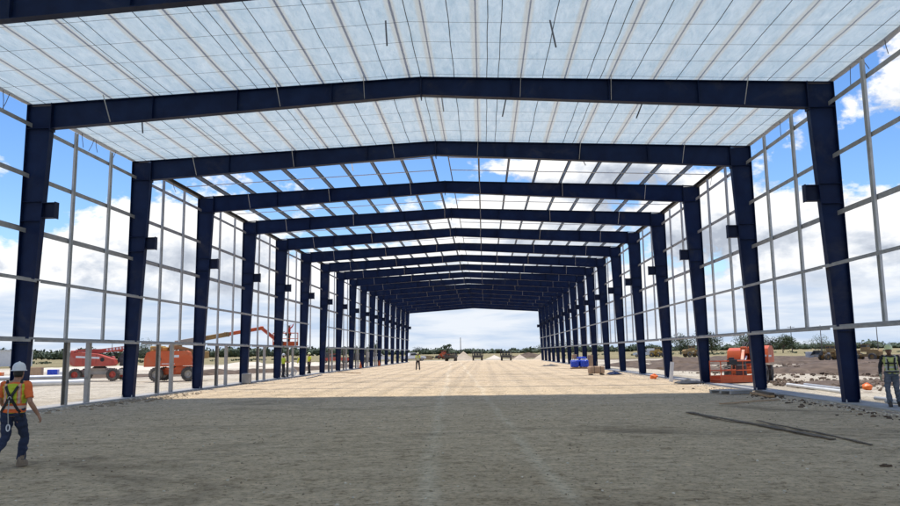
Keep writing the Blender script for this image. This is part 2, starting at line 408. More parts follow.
def col_mesh(s):
    m = MB()
    # outer flange, tapering web, inner flange, cap, stiffener; x is measured inwards from the outer face
    def px(d): return -s * d
    def quadbar(a, b, hw):              # a,b: (d0,d1,z) pairs swept in y
        m.hexa([(px(a[0]), -hw, a[2]), (px(a[1]), -hw, a[2]), (px(a[1]), hw, a[2]), (px(a[0]), hw, a[2]),
                (px(b[0]), -hw, b[2]), (px(b[1]), -hw, b[2]), (px(b[1]), hw, b[2]), (px(b[0]), hw, b[2])])
    quadbar((0, .018, .03), (0, .018, RT(W) - .004), FL / 2)
    quadbar((.019, DB - .019, .03), (.019, DK - .019, ZK), .006)
    quadbar((DB - .018, DB, .03), (DK - .018, DK, ZK), FL / 2)
    quadbar((.019, DK - .001, ZK + .001), (.019, DK - .001, ZK + .02), FL / 2 - .004)       # knee stiffener
    quadbar((.019, DK - .019, ZK + .021), (.019, DK - .019, H - .03), .006)                  # knee panel
    for z in (2.2, 6.25, 6.9):
        d = CD(z) - .019
        for sy in (-1, 1):
            y0, y1 = sorted((sy * .007, sy * (FL / 2 - .012)))
            m.hexa([(px(.0195), y0, z), (px(d), y0, z), (px(d), y1, z), (px(.0195), y1, z),
                    (px(.0195), y0, z + .012), (px(d), y0, z + .012), (px(d), y1, z + .012), (px(.0195), y1, z + .012)])
    return m.mesh('column', M['navy'])
def rafter_mesh(s):
    m = MB(); x0, x1 = W - .02, 0.0005
    def S(a0, a1, b0, b1, hw):          # at outer end from z a0..a1, at ridge b0..b1
        m.hexa([(s * XA, -hw, a0), (s * x1, -hw, b0), (s * x1, hw, b0), (s * XA, hw, a0),
                (s * XA, -hw, a1), (s * x1, -hw, b1), (s * x1, hw, b1), (s * XA, hw, a1)])
    XA = x0
    S(RT(x0) - .018, RT(x0), RG - .018, RG, FL / 2)                 # top flange runs over the column head
    XA = W - DK - .03
    S(ZK + .019, RT(XA) - .019, RG - DR + .019, RG - .019, .006)    # web
    S(ZK, ZK + .018, RG - DR, RG - DR + .018, FL / 2)               # bottom flange
    for x in (3.0, 6.2, 9.1):
        t = (x - x1) / (XA - x1); zb = RG - DR + (ZK - RG + DR) * t + .019; zt = RT(x) - .019
        for sy in (-1, 1):
            y0, y1 = sorted((sy * .007, sy * (FL / 2 - .012)))
            m.hexa([(s * x, y0, zb), (s * (x + .012), y0, zb), (s * (x + .012), y1, zb), (s * x, y1, zb),
                    (s * x, y0, zt), (s * (x + .012), y0, zt), (s * (x + .012), y1, zt), (s * x, y1, zt)])
    return m.mesh('rafter', M['navy'])
cm = {s: col_mesh(s) for s in (-1, 1)}
rm = {s: rafter_mesh(s) for s in (-1, 1)}
def small(mb, name, mat): return mb.mesh(name, mat)
plate = MB().box((0, 0, .015), (DB + .12, .36, .029)).mesh('base_plate', M['navy_bolt'])
bolts = MB()
for a in (-.2, .2):
    for b in (-.13, .13): bolts.lathe([(.02, 0), (.02, .05), (.012, .055), (.012, .09)], (a, b, .0305), n=8)
bolts = bolts.mesh('anchor_bolts', M['galv'])
brk = {}
for s in (-1, 1):
    m = MB(); d0 = CD(6.6); L = .42
    xa, xb = -s * (d0 + .001), -s * (d0 + L)
    m.box(((xa + xb) / 2, 0, 6.86), (L, .24, .02)); m.box(((xa + xb) / 2, 0, 6.36), (L, .24, .02))
    m.box(((xa + xb) / 2, 0, 6.61), (L, .014, .478)); m.box((xb - s * .012, 0, 6.61), (.02, .26, .56))
    brk[s] = m.mesh('crane_bracket', M['navy_bolt'])
kp = {}
for s in (-1, 1):                        # bolted end plates at knee and ridge
    m = MB(); x = s * (W - DK - .016)
    m.box((x, 0, (ZK + RT(x)) / 2 - .03), (.026, FL + .05, RT(x) - ZK + .10))
    kp[s] = m.mesh('splice_plate', M['navy_bolt'])
rp = MB().box((0, 0, RG - DR / 2 - .05), (.03, FL + .04, DR + .14)).mesh('ridge_plate', M['navy_bolt'])
def link(name, me, parent, loc=(0, 0, 0)):
    o = bpy.data.objects.new(name, me); o.location = loc; o.parent = parent; col.objects.link(o); return o
for i in range(FIRST, NF + 1):
    for s in (-1, 1):
        c = link('column', cm[s], bld, (s * W, FY(i), 0))
        if i >= 1:
            link('base_plate', plate, c, (-s * DB / 2, 0, 0)); 
            if i < 7: link('anchor_bolts', bolts, c, (-s * DB / 2, 0, 0))
        link('crane_bracket', brk[s], c)
        r = link('rafter', rm[s], bld, (0, FY(i), 0))
        if i >= 1: link('splice_plate', kp[s], r)
        if s == 1: link('ridge_plate', rp, r)

# ------------------------------------------------------------------ roof purlins
PX = [.40 + 1.45 * k for k in range(9)]
PX = sorted([-x for x in PX] + PX)
def zee(m, x, y0, y1, z0, h=.2, f=.045, t=.006, s=1):
    """Z section standing up, along y"""
    m.box((x, (y0 + y1) / 2, z0 + h / 2), (t, y1 - y0, h - 2 * t))
    m.box((x + s * f / 2 - s * t / 2, (y0 + y1) / 2, z0 + h - t / 2), (f, y1 - y0, t))
    m.box((x - s * f / 2 + s * t / 2, (y0 + y1) / 2, z0 + t / 2), (f, y1 - y0, t))
pm = {}
for s in (-1, 1):
    m = MB(); zee(m, 0, .004, B - .004, 0, s=-s); pm[s] = m.mesh('purlin', M['galv_dark'])
rest = MB()
for i in range(FIRST - 1, NF):
    for x in PX:
        s = 1 if x > 0 else -1
        z = RT(x) + .045
        if 2 <= i <= 6: link('purlin', pm[s], bld, (x, FY(i), z))
        else: zee(rest, x, FY(i) + .004, FY(i + 1) - .004, z + (.22 if i < 2 else 0), f=.03 if i < 2 else .045, s=-s)
o = rest.build('purlin_run', M['galv_dark'], bld); o['kind'] = 'stuff'
# eave struts
em = {}
for s in (-1, 1):
    m = MB()
    m.box((-s * .09, B / 2, H + .13), (.18, B - .008, .008)); m.box((-s * .09, B / 2, H - .07), (.18, B - .008, .008))
    m.box((-s * .004, B / 2, H + .03), (.008, B - .008, .19))
    em[s] = m.mesh('eave_strut', M['galv_dark'])
for i in range(FIRST, NF):
    for s in (-1, 1): link('eave_strut', em[s], bld, (s * (W + .01), FY(i), .13 if i < 2 else 0))
# bridging lines between the purlins of the open bays
for i in range(2, NF):
    m = MB()
    for yy in ((.36, .68) if i < 6 else (.5,)):
        for s in (-1, 1):
            m.bar((s * .41, yy * B, RT(.41) + .03), (s * (W - .3), yy * B, RT(W - .3) + .03), .06, .03)
    m.build('roof_bridging', M['strut'], bld, (0, FY(i), 0))
# ------------------------------------------------------------------ roof liner over the near bays
LB = range(-4, 2)
for i in LB:
    m = MB(); nx, ny = 120, 16; y0, y1 = FY(i), FY(i + 1)
    vs = []
    for jy in range(ny + 1):
        for jx in range(nx + 1):
            x = -W - .02 + (2 * W + .04) * jx / nx; y = y0 + (y1 - y0) * jy / ny
            t = min(abs(x - q) for q in PX + [W, -W]) / .725
            e = math.sin(PI * jy / ny)
            z = RT(min(abs(x), W)) + .012 - .035 * min(t, 1) ** 1.5 * (.25 + .75 * e) + .022 * noise.noise(Vector((x * 1.7, y * .8, 3))) * e + .010 * noise.noise(Vector((x * 4.5, y * 1.6, 8))) * e
            if abs(x) > W - .05: z -= .06 * e + .05 * e * noise.noise(Vector((y * 1.3, x, 1)))
            vs.append((x, y, z))
    fs = [(a * (nx + 1) + b, a * (nx + 1) + b + 1, (a + 1) * (nx + 1) + b + 1, (a + 1) * (nx + 1) + b) for a in range(ny) for b in range(nx)]
    m.add(vs, fs)
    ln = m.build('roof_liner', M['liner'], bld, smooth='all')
    st = MB()                            # black support straps below the fabric
    xs = [(a + b) / 2 for a, b in zip(PX[:-1], PX[1:])] + [W - .7, -W + .7, PX[10] + .35, PX[5] - .3, PX[2] + .3, PX[13] - .3]
    for x in xs:
        q = 8; prev = None
        for k in range(q + 1):
            y = y0 + .14 + (y1 - y0 - .28) * k / q; e = math.sin(PI * k / q)
            p = (x + .01 * math.sin(k * 2 + x), y, RT(x) - .040 - .03 * e)
            if prev: st.bar(prev, p, .022, .003)
            prev = p
    for yy in (.08, .24, .42, .58, .76, .93):
        y = y0 + yy * B + random.uniform(-.1, .1)
        for s in (-1, 1):
            prev = None
            for k in range(13):
                x = s * (W - .05) * k / 12; e = math.sin(PI * yy)
                p = (x, y + .02 * math.sin(k), RT(x) - .045 - .03 * e)
                if prev: st.bar(prev, p, .012, .003)
                prev = p
    st.build('strapping', M['strap'], ln)
# ------------------------------------------------------------------ wall girts and posts
GZ_UP = (6.0, 7.85, 9.6); GZ_LOW = (2.33, 4.25)
def girt_up(s):
    m = MB(); L0, L1 = .14, B - .14
    for (c, d) in (((-s * .12, (L0 + L1) / 2, 0), (.22, L1 - L0, .007)), ((-s * .2335, (L0 + L1) / 2, -.0735), (.007, L1 - L0, .14)),
                   ((-s * .0215, (L0 + L1) / 2, .0535), (.007, L1 - L0, .10))): m.box(c, d)
    return m.mesh('girt', M['galv_low'])
def girt_low(s, z):
    m = MB(); d = CD(z) + .002; L0, L1 = -.13, B - .34
    for (c, e) in (((-s * (d + .10), (L0 + L1) / 2, 0), (.19, L1 - L0, .007)), ((-s * (d + .1985), (L0 + L1) / 2, -.0435), (.007, L1 - L0, .08)),
                   ((-s * (d + .0035), (L0 + L1) / 2, .036), (.007, L1 - L0, .065))): m.box(c, e)
    m.box((-s * (d + .10), L0 + .16, .012), (.188, .26, .008))
    return m.mesh('girt', M['galv_low'])
gu = {s: girt_up(s) for s in (-1, 1)}
gl = {(s, z): girt_low(s, z) for s in (-1, 1) for z in GZ_LOW}
rest = MB(); 
def absorb(mb, me, loc):
    mb.add([v.co + Vector(loc) for v in me.vertices], [tuple(p.vertices) for p in me.polygons])
for i in range(FIRST, NF):
    for s in (-1, 1):
        for z in GZ_UP:
            if 0 <= i <= 9: link('girt', gu[s], bld, (s * W, FY(i), z))
            else: absorb(rest, gu[s], (s * W, FY(i), z))
        for z in GZ_LOW:
            if s == -1 and i == 6: continue
            if 0 <= i <= 9: link('girt', gl[s, z], bld, (s * W, FY(i), z))
            else: absorb(rest, gl[s, z], (s * W, FY(i), z))
o = rest.build('girt_run', M['galv_low'], bld); o['kind'] = 'stuff'
pmz = MB()
for c, d in (((0, 0, 6.16), (.006, .16, 7.78)), ((-.035, .083, 6.16), (.07, .006, 7.78)), ((-.035, -.083, 6.16), (.07, .006, 7.78))): pmz.box(c, d)
pmz = pmz.mesh('wall_post', M['galv'])
for i in range(0, NF):
    for s in (-1, 1):
        for q in (1, 2):
            if s == -1 and i == 6 and q == 2: continue
            o = link('wall_post', pmz, bld, (s * (W - .255), FY(i) + q * B / 3 + random.uniform(-.12, .12), 0))
            o.rotation_euler = (random.uniform(-.004, .004), 0, 0 if s > 0 else PI)
stud = MB()
for c, d in (((0, 0, 1.17), (.15, .006, 2.28)), ((.073, .088, 1.17), (.006, .17, 2.28)), ((-.073, .088, 1.17), (.006, .17, 2.28))): stud.box(c, d)
stud.box((0, .04, .012), (.16, .16, .02))
stud = stud.mesh('door_stud', M['stud'])
for i in range(1, 12):
    if i == 6: continue
    for k, dy in enumerate((2.62, 3.95)):
        o = link('door_stud', stud, bld, (-W + .33, FY(i) + dy, .01)); o.rotation_euler = (0, 0, PI * (1 - k))
    if i in (1, 4):
        MB().box((-W + .33, FY(i) + 3.285, .95), (.07, 1.22, .05)).build('door_rail', M['stud'], bld)
# ------------------------------------------------------------------ flange braces between rafters and purlins
n = 0
for i in range(1, NF):
    for k, x in enumerate((-10.55, -6.2, -1.85, 1.85, 6.2, 10.55)):
        if n >= 92: break
        x2 = x + random.choice((0, 0, 0, 1.45 if abs(x) < 9 else 0))
        t = (abs(x2)) / (W - DK); zb = RG - DR + (ZK - RG + DR) * t
        m = MB(); zt = RT(x2) + .02
        p = (x2, FY(i) - .62, zt - .05 * (i <= 2)); q = (x2 + random.uniform(-.06, .06), FY(i) - .135, zb + .03)
        m.bar(p, q, .05, .012, (1, 0, 0))
        m.build('flange_brace', M['strut'], bld); n += 1
for i, x, a, L, mt in ((1, -9.9, .28, .95, 'dark_strut'), (1, .62, .12, .85, 'strut'), (1, 2.9, -.2, 1.0, 'dark_strut'), (1, 7.6, -.42, 1.05, 'dark_strut'),
                    (0, -.6, .1, .9, 'dark_strut'), (0, 3.9, .1, .95, 'dark_strut'), (2, -3.9, .25, .8, 'strut'), (2, 6.3, .3, .7, 'dark_strut')):
    m = MB(); z = RT(x) - .03; y = FY(i) + .3 if i else FY(i) + 2.6
    z0 = z if i == 0 else z - .15
    m.bar((x, y + .5, z0), (x + a * L, y + .1, z0 - L * math.cos(a)), .045, .02, (0, 1, 0))
    m.build('loose_brace', M[mt], bld)
# tie wires left hanging along the eaves
rw = random.Random(21)
for s in (-1, 1):
    for k in range(9):
        y = rw.uniform(18, 38); m = MB(); a, b = rw.uniform(-.25, .25), rw.uniform(-.1, .15); L = rw.uniform(.35, .8)
        m.tube([(s * (W - .1), y, H - .02), (s * (W - .12 + .3 * b), y + a * .5, H - L * .5), (s * (W - .15 + b), y + a, H - L)], .012, 5)
        m.build('tie_wire', M['dark_strut'], bld)
# ------------------------------------------------------------------ ground sheet
def axis(lo, hi, near_lo, near_hi, step, grow):
    a = []; x = near_lo
    while x <= near_hi: a.append(x); x += step
    st = step; x = near_hi
    while x < hi: st *= grow; x += st; a.append(x)
    st = step; x = near_lo; pre = []
    while x > lo: st *= grow; x -= st; pre.append(x)
    return pre[::-1] + a
gx = axis(-3500, 3500, -16, 16, .3, 1.12)
gy = axis(-300, 4500, 6, 44, .3, 1.08)
vs = []
for y in gy:
    for x in gx:
        d = math.hypot(x, y)
        a = 0.0
        if abs(x) < 13.0 and 2 < y < 150:
            k = min(1, (13.0 - abs(x)) / 2.0)
            a = k * (.022 * noise.noise(Vector((x * .5, y * .5, 0))) + .012 * noise.noise(Vector((x * 1.9, y * 1.9, 5)))) - .012
        elif abs(x) > 15.5 and d < 200:
            a = .05 * noise.noise(Vector((x * .3, y * .3, 2))) - .05
        vs.append((x, y, a))
n = len(gx)
fs = [(j * n + i, j * n + i + 1, (j + 1) * n + i + 1, (j + 1) * n + i) for j in range(len(gy) - 1) for i in range(n - 1)]
g = MB().add(vs, fs).build('ground', M['ground'], smooth='all'); g['kind'] = 'structure'

# concrete ground beams under both walls
for s in (-1, 1):
    m = MB(); N = 160; prev = None; vs = []; y0, y1 = -6.0, FY(NF) + .6
    for k in range(N + 1):
        y = y0 + (y1 - y0) * k / N; j = .012 * noise.noise(Vector((y * 1.1, s, 0)))
        vs += [(s * (W - .62) + j, y, -.2), (s * (W - .60) + j, y, .028), (s * (W + .42), y, .030), (s * (W + .44), y, -.2)]
    fs = []
    for k in range(N):
        a = k * 4
        for q in range(3): fs.append((a + q, a + q + 1, a + 5 + q, a + 4 + q))
    m.add(vs, fs)
    o = m.build('foundation_strip', M['concrete']); o['kind'] = 'structure'

# loose stones on the pad
m = MB(); rnd = random.Random(3)
base = []
for k in range(6):
    b = MB().ball((0, 0, 0), (1, .8, .55), 1, .6, k); base.append(b)
def scatter(m, n, fx, fy, r0, r1, z=0.0):
    for _ in range(n):
        x, y = fx(), fy(); r = r0 + (r1 - r0) * rnd.random() ** 3; b = base[rnd.randrange(6)]; a = rnd.random() * 6.28
        ca, sa = math.cos(a) * r, math.sin(a) * r
        m.add([(x + p[0] * ca - p[1] * sa, y + p[0] * sa + p[1] * ca, z + p[2] * r) for p in b.v], b.f)
scatter(m, 2600, lambda: rnd.uniform(-12.6, 12.6), lambda: 6.5 + 34 * rnd.random() ** 1.6, .004, .028, -.004)
for s in (-1, 1):
    scatter(m, 900, lambda: s * (W - .75 - abs(rnd.gauss(0, .6))), lambda: 17 + 45 * rnd.random() ** 1.4, .01, .06)
o = m.build('loose_stones', M['caliche'], smooth=True); o['kind'] = 'stuff'
o['label'] = 'pale loose stones scattered over the compacted sand floor'

# spoil ridges: low banks of dug soil
def berm(name, pts, w, h, mat, seed=0, label=None):
    m = MB(); P = [Vector((a, b, 0)) for a, b in pts]; L = []
    for a, b in zip(P[:-1], P[1:]):
        k = max(2, int((b - a).length / .7))
        L += [a.lerp(b, t / k) for t in range(k)]
    L.append(P[-1]); n = 13; vs = []
    for i, p in enumerate(L):
        d = (L[min(i + 1, len(L) - 1)] - L[max(0, i - 1)]).normalized(); nrm = Vector((d.y, -d.x, 0))
        e = min(1, i / 4, (len(L) - 1 - i) / 4)
        hh = h * (.65 + .6 * noise.noise(Vector((i * .13, seed, 0)))) * (.15 + .85 * e)
        for k in range(n):
            t = -1 + 2 * k / (n - 1)
            q = p + nrm * t * w * (1 + .25 * noise.noise(Vector((i * .2, k, seed))))
            z = hh * (math.cos(t * PI) * .5 + .5) ** .8
            z += (.35 * hh * noise.noise(Vector((q.x * .9, q.y * .9, seed))) + .22 * hh * noise.noise(Vector((q.x * 3, q.y * 3, seed)))) * (1 - abs(t))
            vs.append((q.x, q.y, max(z, 0) - .06))
    fs = [(i * n + k, i * n + k + 1, (i + 1) * n + k + 1, (i + 1) * n + k) for i in range(len(L) - 1) for k in range(n - 1)]
    o = m.add(vs, fs).build(name, mat, smooth='all'); o['kind'] = 'structure'
    if label: o['label'] = label
    return o

for s in (-1, 1):                        # dirt pushed up against the ground beams
    berm('dirt_ridge', [(s * 12.55, 12 + 4 * k) for k in range(14)], .42, .085, M['pad_dirt'], 20 + s)

m = MB()                                 # dark crumbs of soil on the pad, thicker along the walls

scatter(m, 200, lambda: 12.3 - abs(rnd.gauss(0, .6)), lambda: rnd.uniform(18, 34), .015, .09)
scatter(m, 900, lambda: rnd.uniform(15.6, 26), lambda: rnd.gauss(37.0, 2.6), .03, .16)
scatter(m, 1500, lambda: rnd.uniform(17, 60), lambda: rnd.gauss(54, 6), .04, .26)
scatter(m, 700, lambda: rnd.uniform(20, 80), lambda: rnd.gauss(78, 7), .05, .32)
c_ = MB(); scatter(c_, 5200, lambda: rnd.uniform(-12.8, 12.8), lambda: 6.5 + 30 * rnd.random() ** 1.5, .005, .024, -.003)
scatter(c_, 320, lambda: -12.3 + abs(rnd.gauss(0, .7)), lambda: rnd.gauss(29.5, 2.6), .02, .12)
q = c_.build('floor_crumbs', M['pad_dirt'], smooth=True); q['kind'] = 'stuff'; q['label'] = 'brown crumbs of dirt strewn over the sand floor'
o = m.build('soil_clods', M['soil'], smooth=True); o['kind'] = 'stuff'
o['label'] = 'dark crumbs and clods of soil strewn over the floor and the right yard'
# ------------------------------------------------------------------ people
def finger(m, base, d, side, L, r, curl):
    """three phalanges that bend towards the palm"""
    d = Vector(d).normalized(); side = Vector(side).normalized()
    p = Vector(base); pts = [p.copy()]; a = curl * .5
    for k, f in enumerate((.45, .31, .24)):
        v = (d * math.cos(a) + side * math.sin(a)).normalized()
        p = p + v * L * f; pts.append(p.copy()); a += curl
    m.limb(pts, [r, r * .95, r * .86, r * .75], 8)
def hand(m, wrist, d, palm, thumb, curl=.35, k=1.0):
    """wrist point, finger direction, palm normal, thumb side"""
    w = Vector(wrist); d = Vector(d).normalized(); pn = Vector(palm).normalized(); th = Vector(thumb).normalized()
    th = (th - d * th.dot(d)).normalized()
    pn = (pn - d * pn.dot(d) - th * pn.dot(th)).normalized()
    # palm: a flat block of three tubes
    for q, rr in ((-.022, .015), (0, .0165), (.022, .016)):
        m.limb([w + th * q * .6 * k, w + d * .05 * k + th * q * k, w + d * .092 * k + th * q * k], [rr * k, rr * k, rr * .9 * k], 8)
    for q, L, r in ((.031, .070, .0092), (.0105, .079, .0096), (-.0105, .073, .0092), (-.031, .056, .0082)):
        finger(m, w + d * .092 * k + th * q * k, d + th * q * 2.5, pn, L * k, r * k, curl + q * 2)
    b = w + d * .028 * k + th * .026 * k
    finger(m, b, d * .75 + th * .8 + pn * .25, pn * .6 + d * .3, .068 * k, .0108 * k, .28)
JD = dict(pel=(0, 0, .96), chest=(0, .0, 1.27), neck=(0, -.005, 1.46), head=(0, .02, 1.615),
          shL=(-.185, 0, 1.415), shR=(.185, 0, 1.415), elL=(-.25, -.03, 1.14), elR=(.25, -.03, 1.14),
          wrL=(-.265, .06, .90), wrR=(.265, .06, .90), hipL=(-.092, 0, .93), hipR=(.092, 0, .93),
          knL=(-.105, .025, .50), knR=(.105, .025, .50), anL=(-.11, -.02, .09), anR=(.11, -.02, .09))
def V(p): return Vector(p)
def torso(m, J, g=0.0, lo=None, hi=None, narrow=1.0):
    pe, ch, ne = V(J['pel']), V(J['chest']), V(J['neck'])
    rings = [(-.09, .135, .105), (-.03, .165, .12), (.04, .160, .115), (.13, .145, .105), (.22, .155, .112), (.31, .172, .122),
             (.39, .182, .118), (.445, .165, .098), (.485, .105, .075), (.515, .062, .06)]
    top = .515; out = []
    for h, rx, ry in rings:
        if lo is not None and h < lo: continue
        if hi is not None and h > hi: continue
        t = (h + .09) / (top + .09)
        c = pe + (ne - pe) * (h / .50) if h > 0 else pe + Vector((0, 0, h))
        mid = pe.lerp(ne, .55); bend = ch - mid
        c = c + bend * max(0, 1 - abs(t - .55) * 1.8)
        out.append((c, rx * narrow + g, ry + g, 2.5))
    m.loft(out, 28)
def leg_pts(J, s): return [V(J['hip' + s]), V(J['hip' + s]).lerp(V(J['kn' + s]), .5), V(J['kn' + s]), V(J['kn' + s]).lerp(V(J['an' + s]), .38), V(J['an' + s])]
def arm_pts(J, s): return [V(J['sh' + s]), V(J['sh' + s]).lerp(V(J['el' + s]), .5), V(J['el' + s]), V(J['el' + s]).lerp(V(J['wr' + s]), .35), V(J['wr' + s])]
def foot_boot(m, J, s, toe, lift):
    a = V(J['an' + s]); t = Vector(toe).normalized(); side = Vector((t.y, -t.x, 0)).normalized(); up = side.cross(t).normalized()
    if up.z < 0: up = -up
    P = lambda f, u, w: a + t * f + up * u + side * w
    rows = [(-.085, -.085, .034, .03), (-.06, -.085, .042, .085), (.0, -.085, .043, .12), (.06, -.085, .046, .075), (.12, -.085, .050, .028), (.165, -.083, .042, .005), (.19, -.078, .022, -.03)]
    vs = []; n = 10
    for f, zb, hw, zt in rows:
        for k in range(n):
            q = PI * k / (n - 1); vs.append(P(f, zb + (zt - zb) * math.sin(q) ** .7, hw * math.cos(q)))
    fs = [(i * n + k, i * n + (k + 1) % n, (i + 1) * n + (k + 1) % n, (i + 1) * n + k) for i in range(len(rows) - 1) for k in range(n)]
    fs += [tuple(range(n - 1, -1, -1)), tuple((len(rows) - 1) * n + k for k in range(n))]
    m.add(vs, fs)
    m.tube([a + Vector((0, 0, -.02)), a + (V(J['kn' + s]) - a).normalized() * .13], [.058, .062], 12)
def person(label, loc, rz, J=None, sc=1.0, vox=.014, skin='skin', trousers='jeans', shirt='dark_cloth', vest=None, sleeve='short', hat='hat_white',
           boots='boot_dark', group=None, harness=False, gloves=None, toes=None, curl=.4, fingers=True, look=0.0, hair=True, tuck=True):
    j = dict(JD); j.update(J or {})
    toes = toes or {}
    t = thing('person', loc, label, 'person', rz, group); t.scale = (sc, sc, sc)
    # body, one continuous surface
    m = MB(); torso(m, j)
    for s in 'LR':
        m.limb(leg_pts(j, s), [.088, .078, .055, .058, .04]); m.limb(arm_pts(j, s), [.055, .05, .041, .042, .029])
        ft = Vector(toes.get(s, (0, 1, 0))).normalized(); a = V(j['an' + s])
        m.limb([a - ft * .03 + Vector((0, 0, -.03)), a + ft * .13 + Vector((0, 0, -.05))], [.036, .03])
    ne, hd = V(j['neck']), V(j['head'])
    m.limb([ne - Vector((0, 0, .04)), ne.lerp(hd, .6)], [.062, .055])
    Q = Euler((0, 0, look)).to_matrix()
    H_ = lambda x, y, z: hd + Q @ Vector((x, y, z))
    m.loft([(H_(0, .035, -.125), .028, .03), (H_(0, .022, -.105), .05, .062), (H_(0, .012, -.06), .064, .083), (H_(0, .004, .0), .073, .094), (H_(0, -.004, .05), .074, .096), (H_(0, -.01, .09), .058, .075), (H_(0, -.012, .113), .028, .035)], 20)
    if fingers:
        m.limb([H_(0, .09, .012), H_(0, .112, -.03)], [.009, .015], 8)                   # nose
        m.limb([H_(-.026, .088, -.072), H_(.026, .088, -.072)], [.009, .009], 8)         # mouth
        m.limb([H_(-.045, .078, .028), H_(.045, .078, .028)], [.012, .012], 8)           # brow
        for e in (-1, 1): m.ball(H_(e * .076, -.01, -.012), (.013, .022, .034), 1)       # ears
    for s, e in (('L', -1), ('R', 1)):
        w = V(j['wr' + s]); d = (w - V(j['el' + s])).normalized()
        if fingers: hand(m, w, d * .9 + Vector((0, 0, -.25)), (-e, .15, 0), (0, 1, .1), curl)
        else: m.limb([w, w + d * .09, w + d * .15], [.03, .036, .02], 8)
    remesh(m, vox * .5 if fingers else vox).build('body', M[skin], t, smooth='all')
    if gloves:
        for s, e in (('L', -1), ('R', 1)):
            m = MB(); w = V(j['wr' + s]); d = (w - V(j['el' + s])).normalized()
            hand(m, w, d * .9 + Vector((0, 0, -.25)), (-e, .15, 0), (0, 1, .1), curl, 1.16); m.limb([w - d * .05, w + d * .03], [.042, .036], 10)
            remesh(m, .006).build('glove', M[gloves], t, smooth='all')
    # trousers
    m = MB(); torso(m, j, .012, hi=.10)
    for s in 'LR': 
        p = leg_pts(j, s); p[-1] = p[-1].lerp(p[-2], .1)
        m.tube([p[0] + Vector((0, 0, .06))] + p, [.09, .102, .094, .076, .074, .068], 14)
    remesh(m, vox * .8, 1, .022, 8.0).build('trousers', M[trousers], t, smooth='all')
    # shirt
    m = MB(); torso(m, j, .010, lo=.02 if tuck else -.1, hi=.50)
    for s in 'LR':
        p = arm_pts(j, s)
        if sleeve == 'short': p = [p[0], p[1], p[1].lerp(p[2], .55)]; r = [.068, .066, .064]
        else: r = [.066, .062, .053, .052, .041]
        m.limb(p[:2], r[:2]); m.tube(p, r, 14)
    remesh(m, vox * .8, 1, .010).build('shirt', M[shirt], t, smooth='all')
    if vest:
        m = MB(); torso(m, j, .026, lo=-.04, hi=.46, narrow=.97)
        for s in 'LR': m.limb([ne.lerp(V(j['sh' + s]), .45) + Vector((0, 0, -.012)), ne.lerp(V(j['sh' + s]), .8) + Vector((0, 0, -.012))], [.05, .05])
        remesh(m, vox * .8, 1, .020, 11.0).build('safety_vest', M[vest], t, smooth='all')
    m_ = None
    for s in 'LR':
        m = MB(); foot_boot(m, j, s, toes.get(s, (0, 1, 0)), 0); m.build('boot', M[boots], t, smooth=True)
    if hair:
        m = MB(); m.loft([(H_(0, -.035, -.075), .058, .055), (H_(0, -.025, -.03), .074, .078), (H_(0, -.018, .03), .0775, .088), (H_(0, -.014, .07), .07, .085)], 18)
        m.build('hair', M['hair'], t, smooth='all')
    if fingers and abs(rz) > 1.5:
        for e in (-1, 1): MB().ball(H_(e * .03, .088, .004), (.012, .008, .008), 1).build('eye', M['hair'], t, smooth='all')
    # hard hat
    if hat:
        hm = MB(); n = 22; c = H_(0, -.005, .035)
        prof = [(1.0, 0), (1.0, .03), (.95, .07), (.80, .108), (.55, .132), (.25, .143), (.02, .146)]
        vs = []
        for r, h in prof:
            for k in range(n):
                a = 2 * PI * k / n; q = Q @ Vector((math.cos(a) * .104 * r, math.sin(a) * .126 * r, h)); vs.append(c + q)
        fs = [(i * n + k, i * n + (k + 1) % n, (i + 1) * n + (k + 1) % n, (i + 1) * n + k) for i in range(len(prof) - 1) for k in range(n)] + [tuple((len(prof) - 1) * n + k for k in range(n))]
        hm.add(vs, fs)
        vs = []
        for r, h in ((.98, .004), (1.16, -.004), (1.17, .004), (.99, .014)):
            for k in range(n):
                a = 2 * PI * k / n; pk = .045 * max(0, math.sin(a)) ** 3 * (r > 1.05)
                vs.append(c + Q @ Vector((math.cos(a) * .104 * r, math.sin(a) * (.126 * r + pk), h)))
        hm.add(vs, [(i * n + k, i * n + (k + 1) % n, ((i + 1) % 4) * n + (k + 1) % n, ((i + 1) % 4) * n + k) for i in range(4) for k in range(n)])
        hm.tube([c + Q @ Vector((0, -.118, .05)), c + Q @ Vector((0, -.07, .125)), c + Q @ Vector((0, 0, .148)), c + Q @ Vector((0, .07, .125)), c + Q @ Vector((0, .118, .05))], .012, 8)
        hm.build('hard_hat', M[hat], t, smooth=True)
    return t, j

def ribbon(m, pts, w, nrm, th=.006):
    pts = [Vector(p) for p in pts]
    for a, b in zip(pts[:-1], pts[1:]): m.bar(a, b + (b - a).normalized() * .004, w, th, nrm)

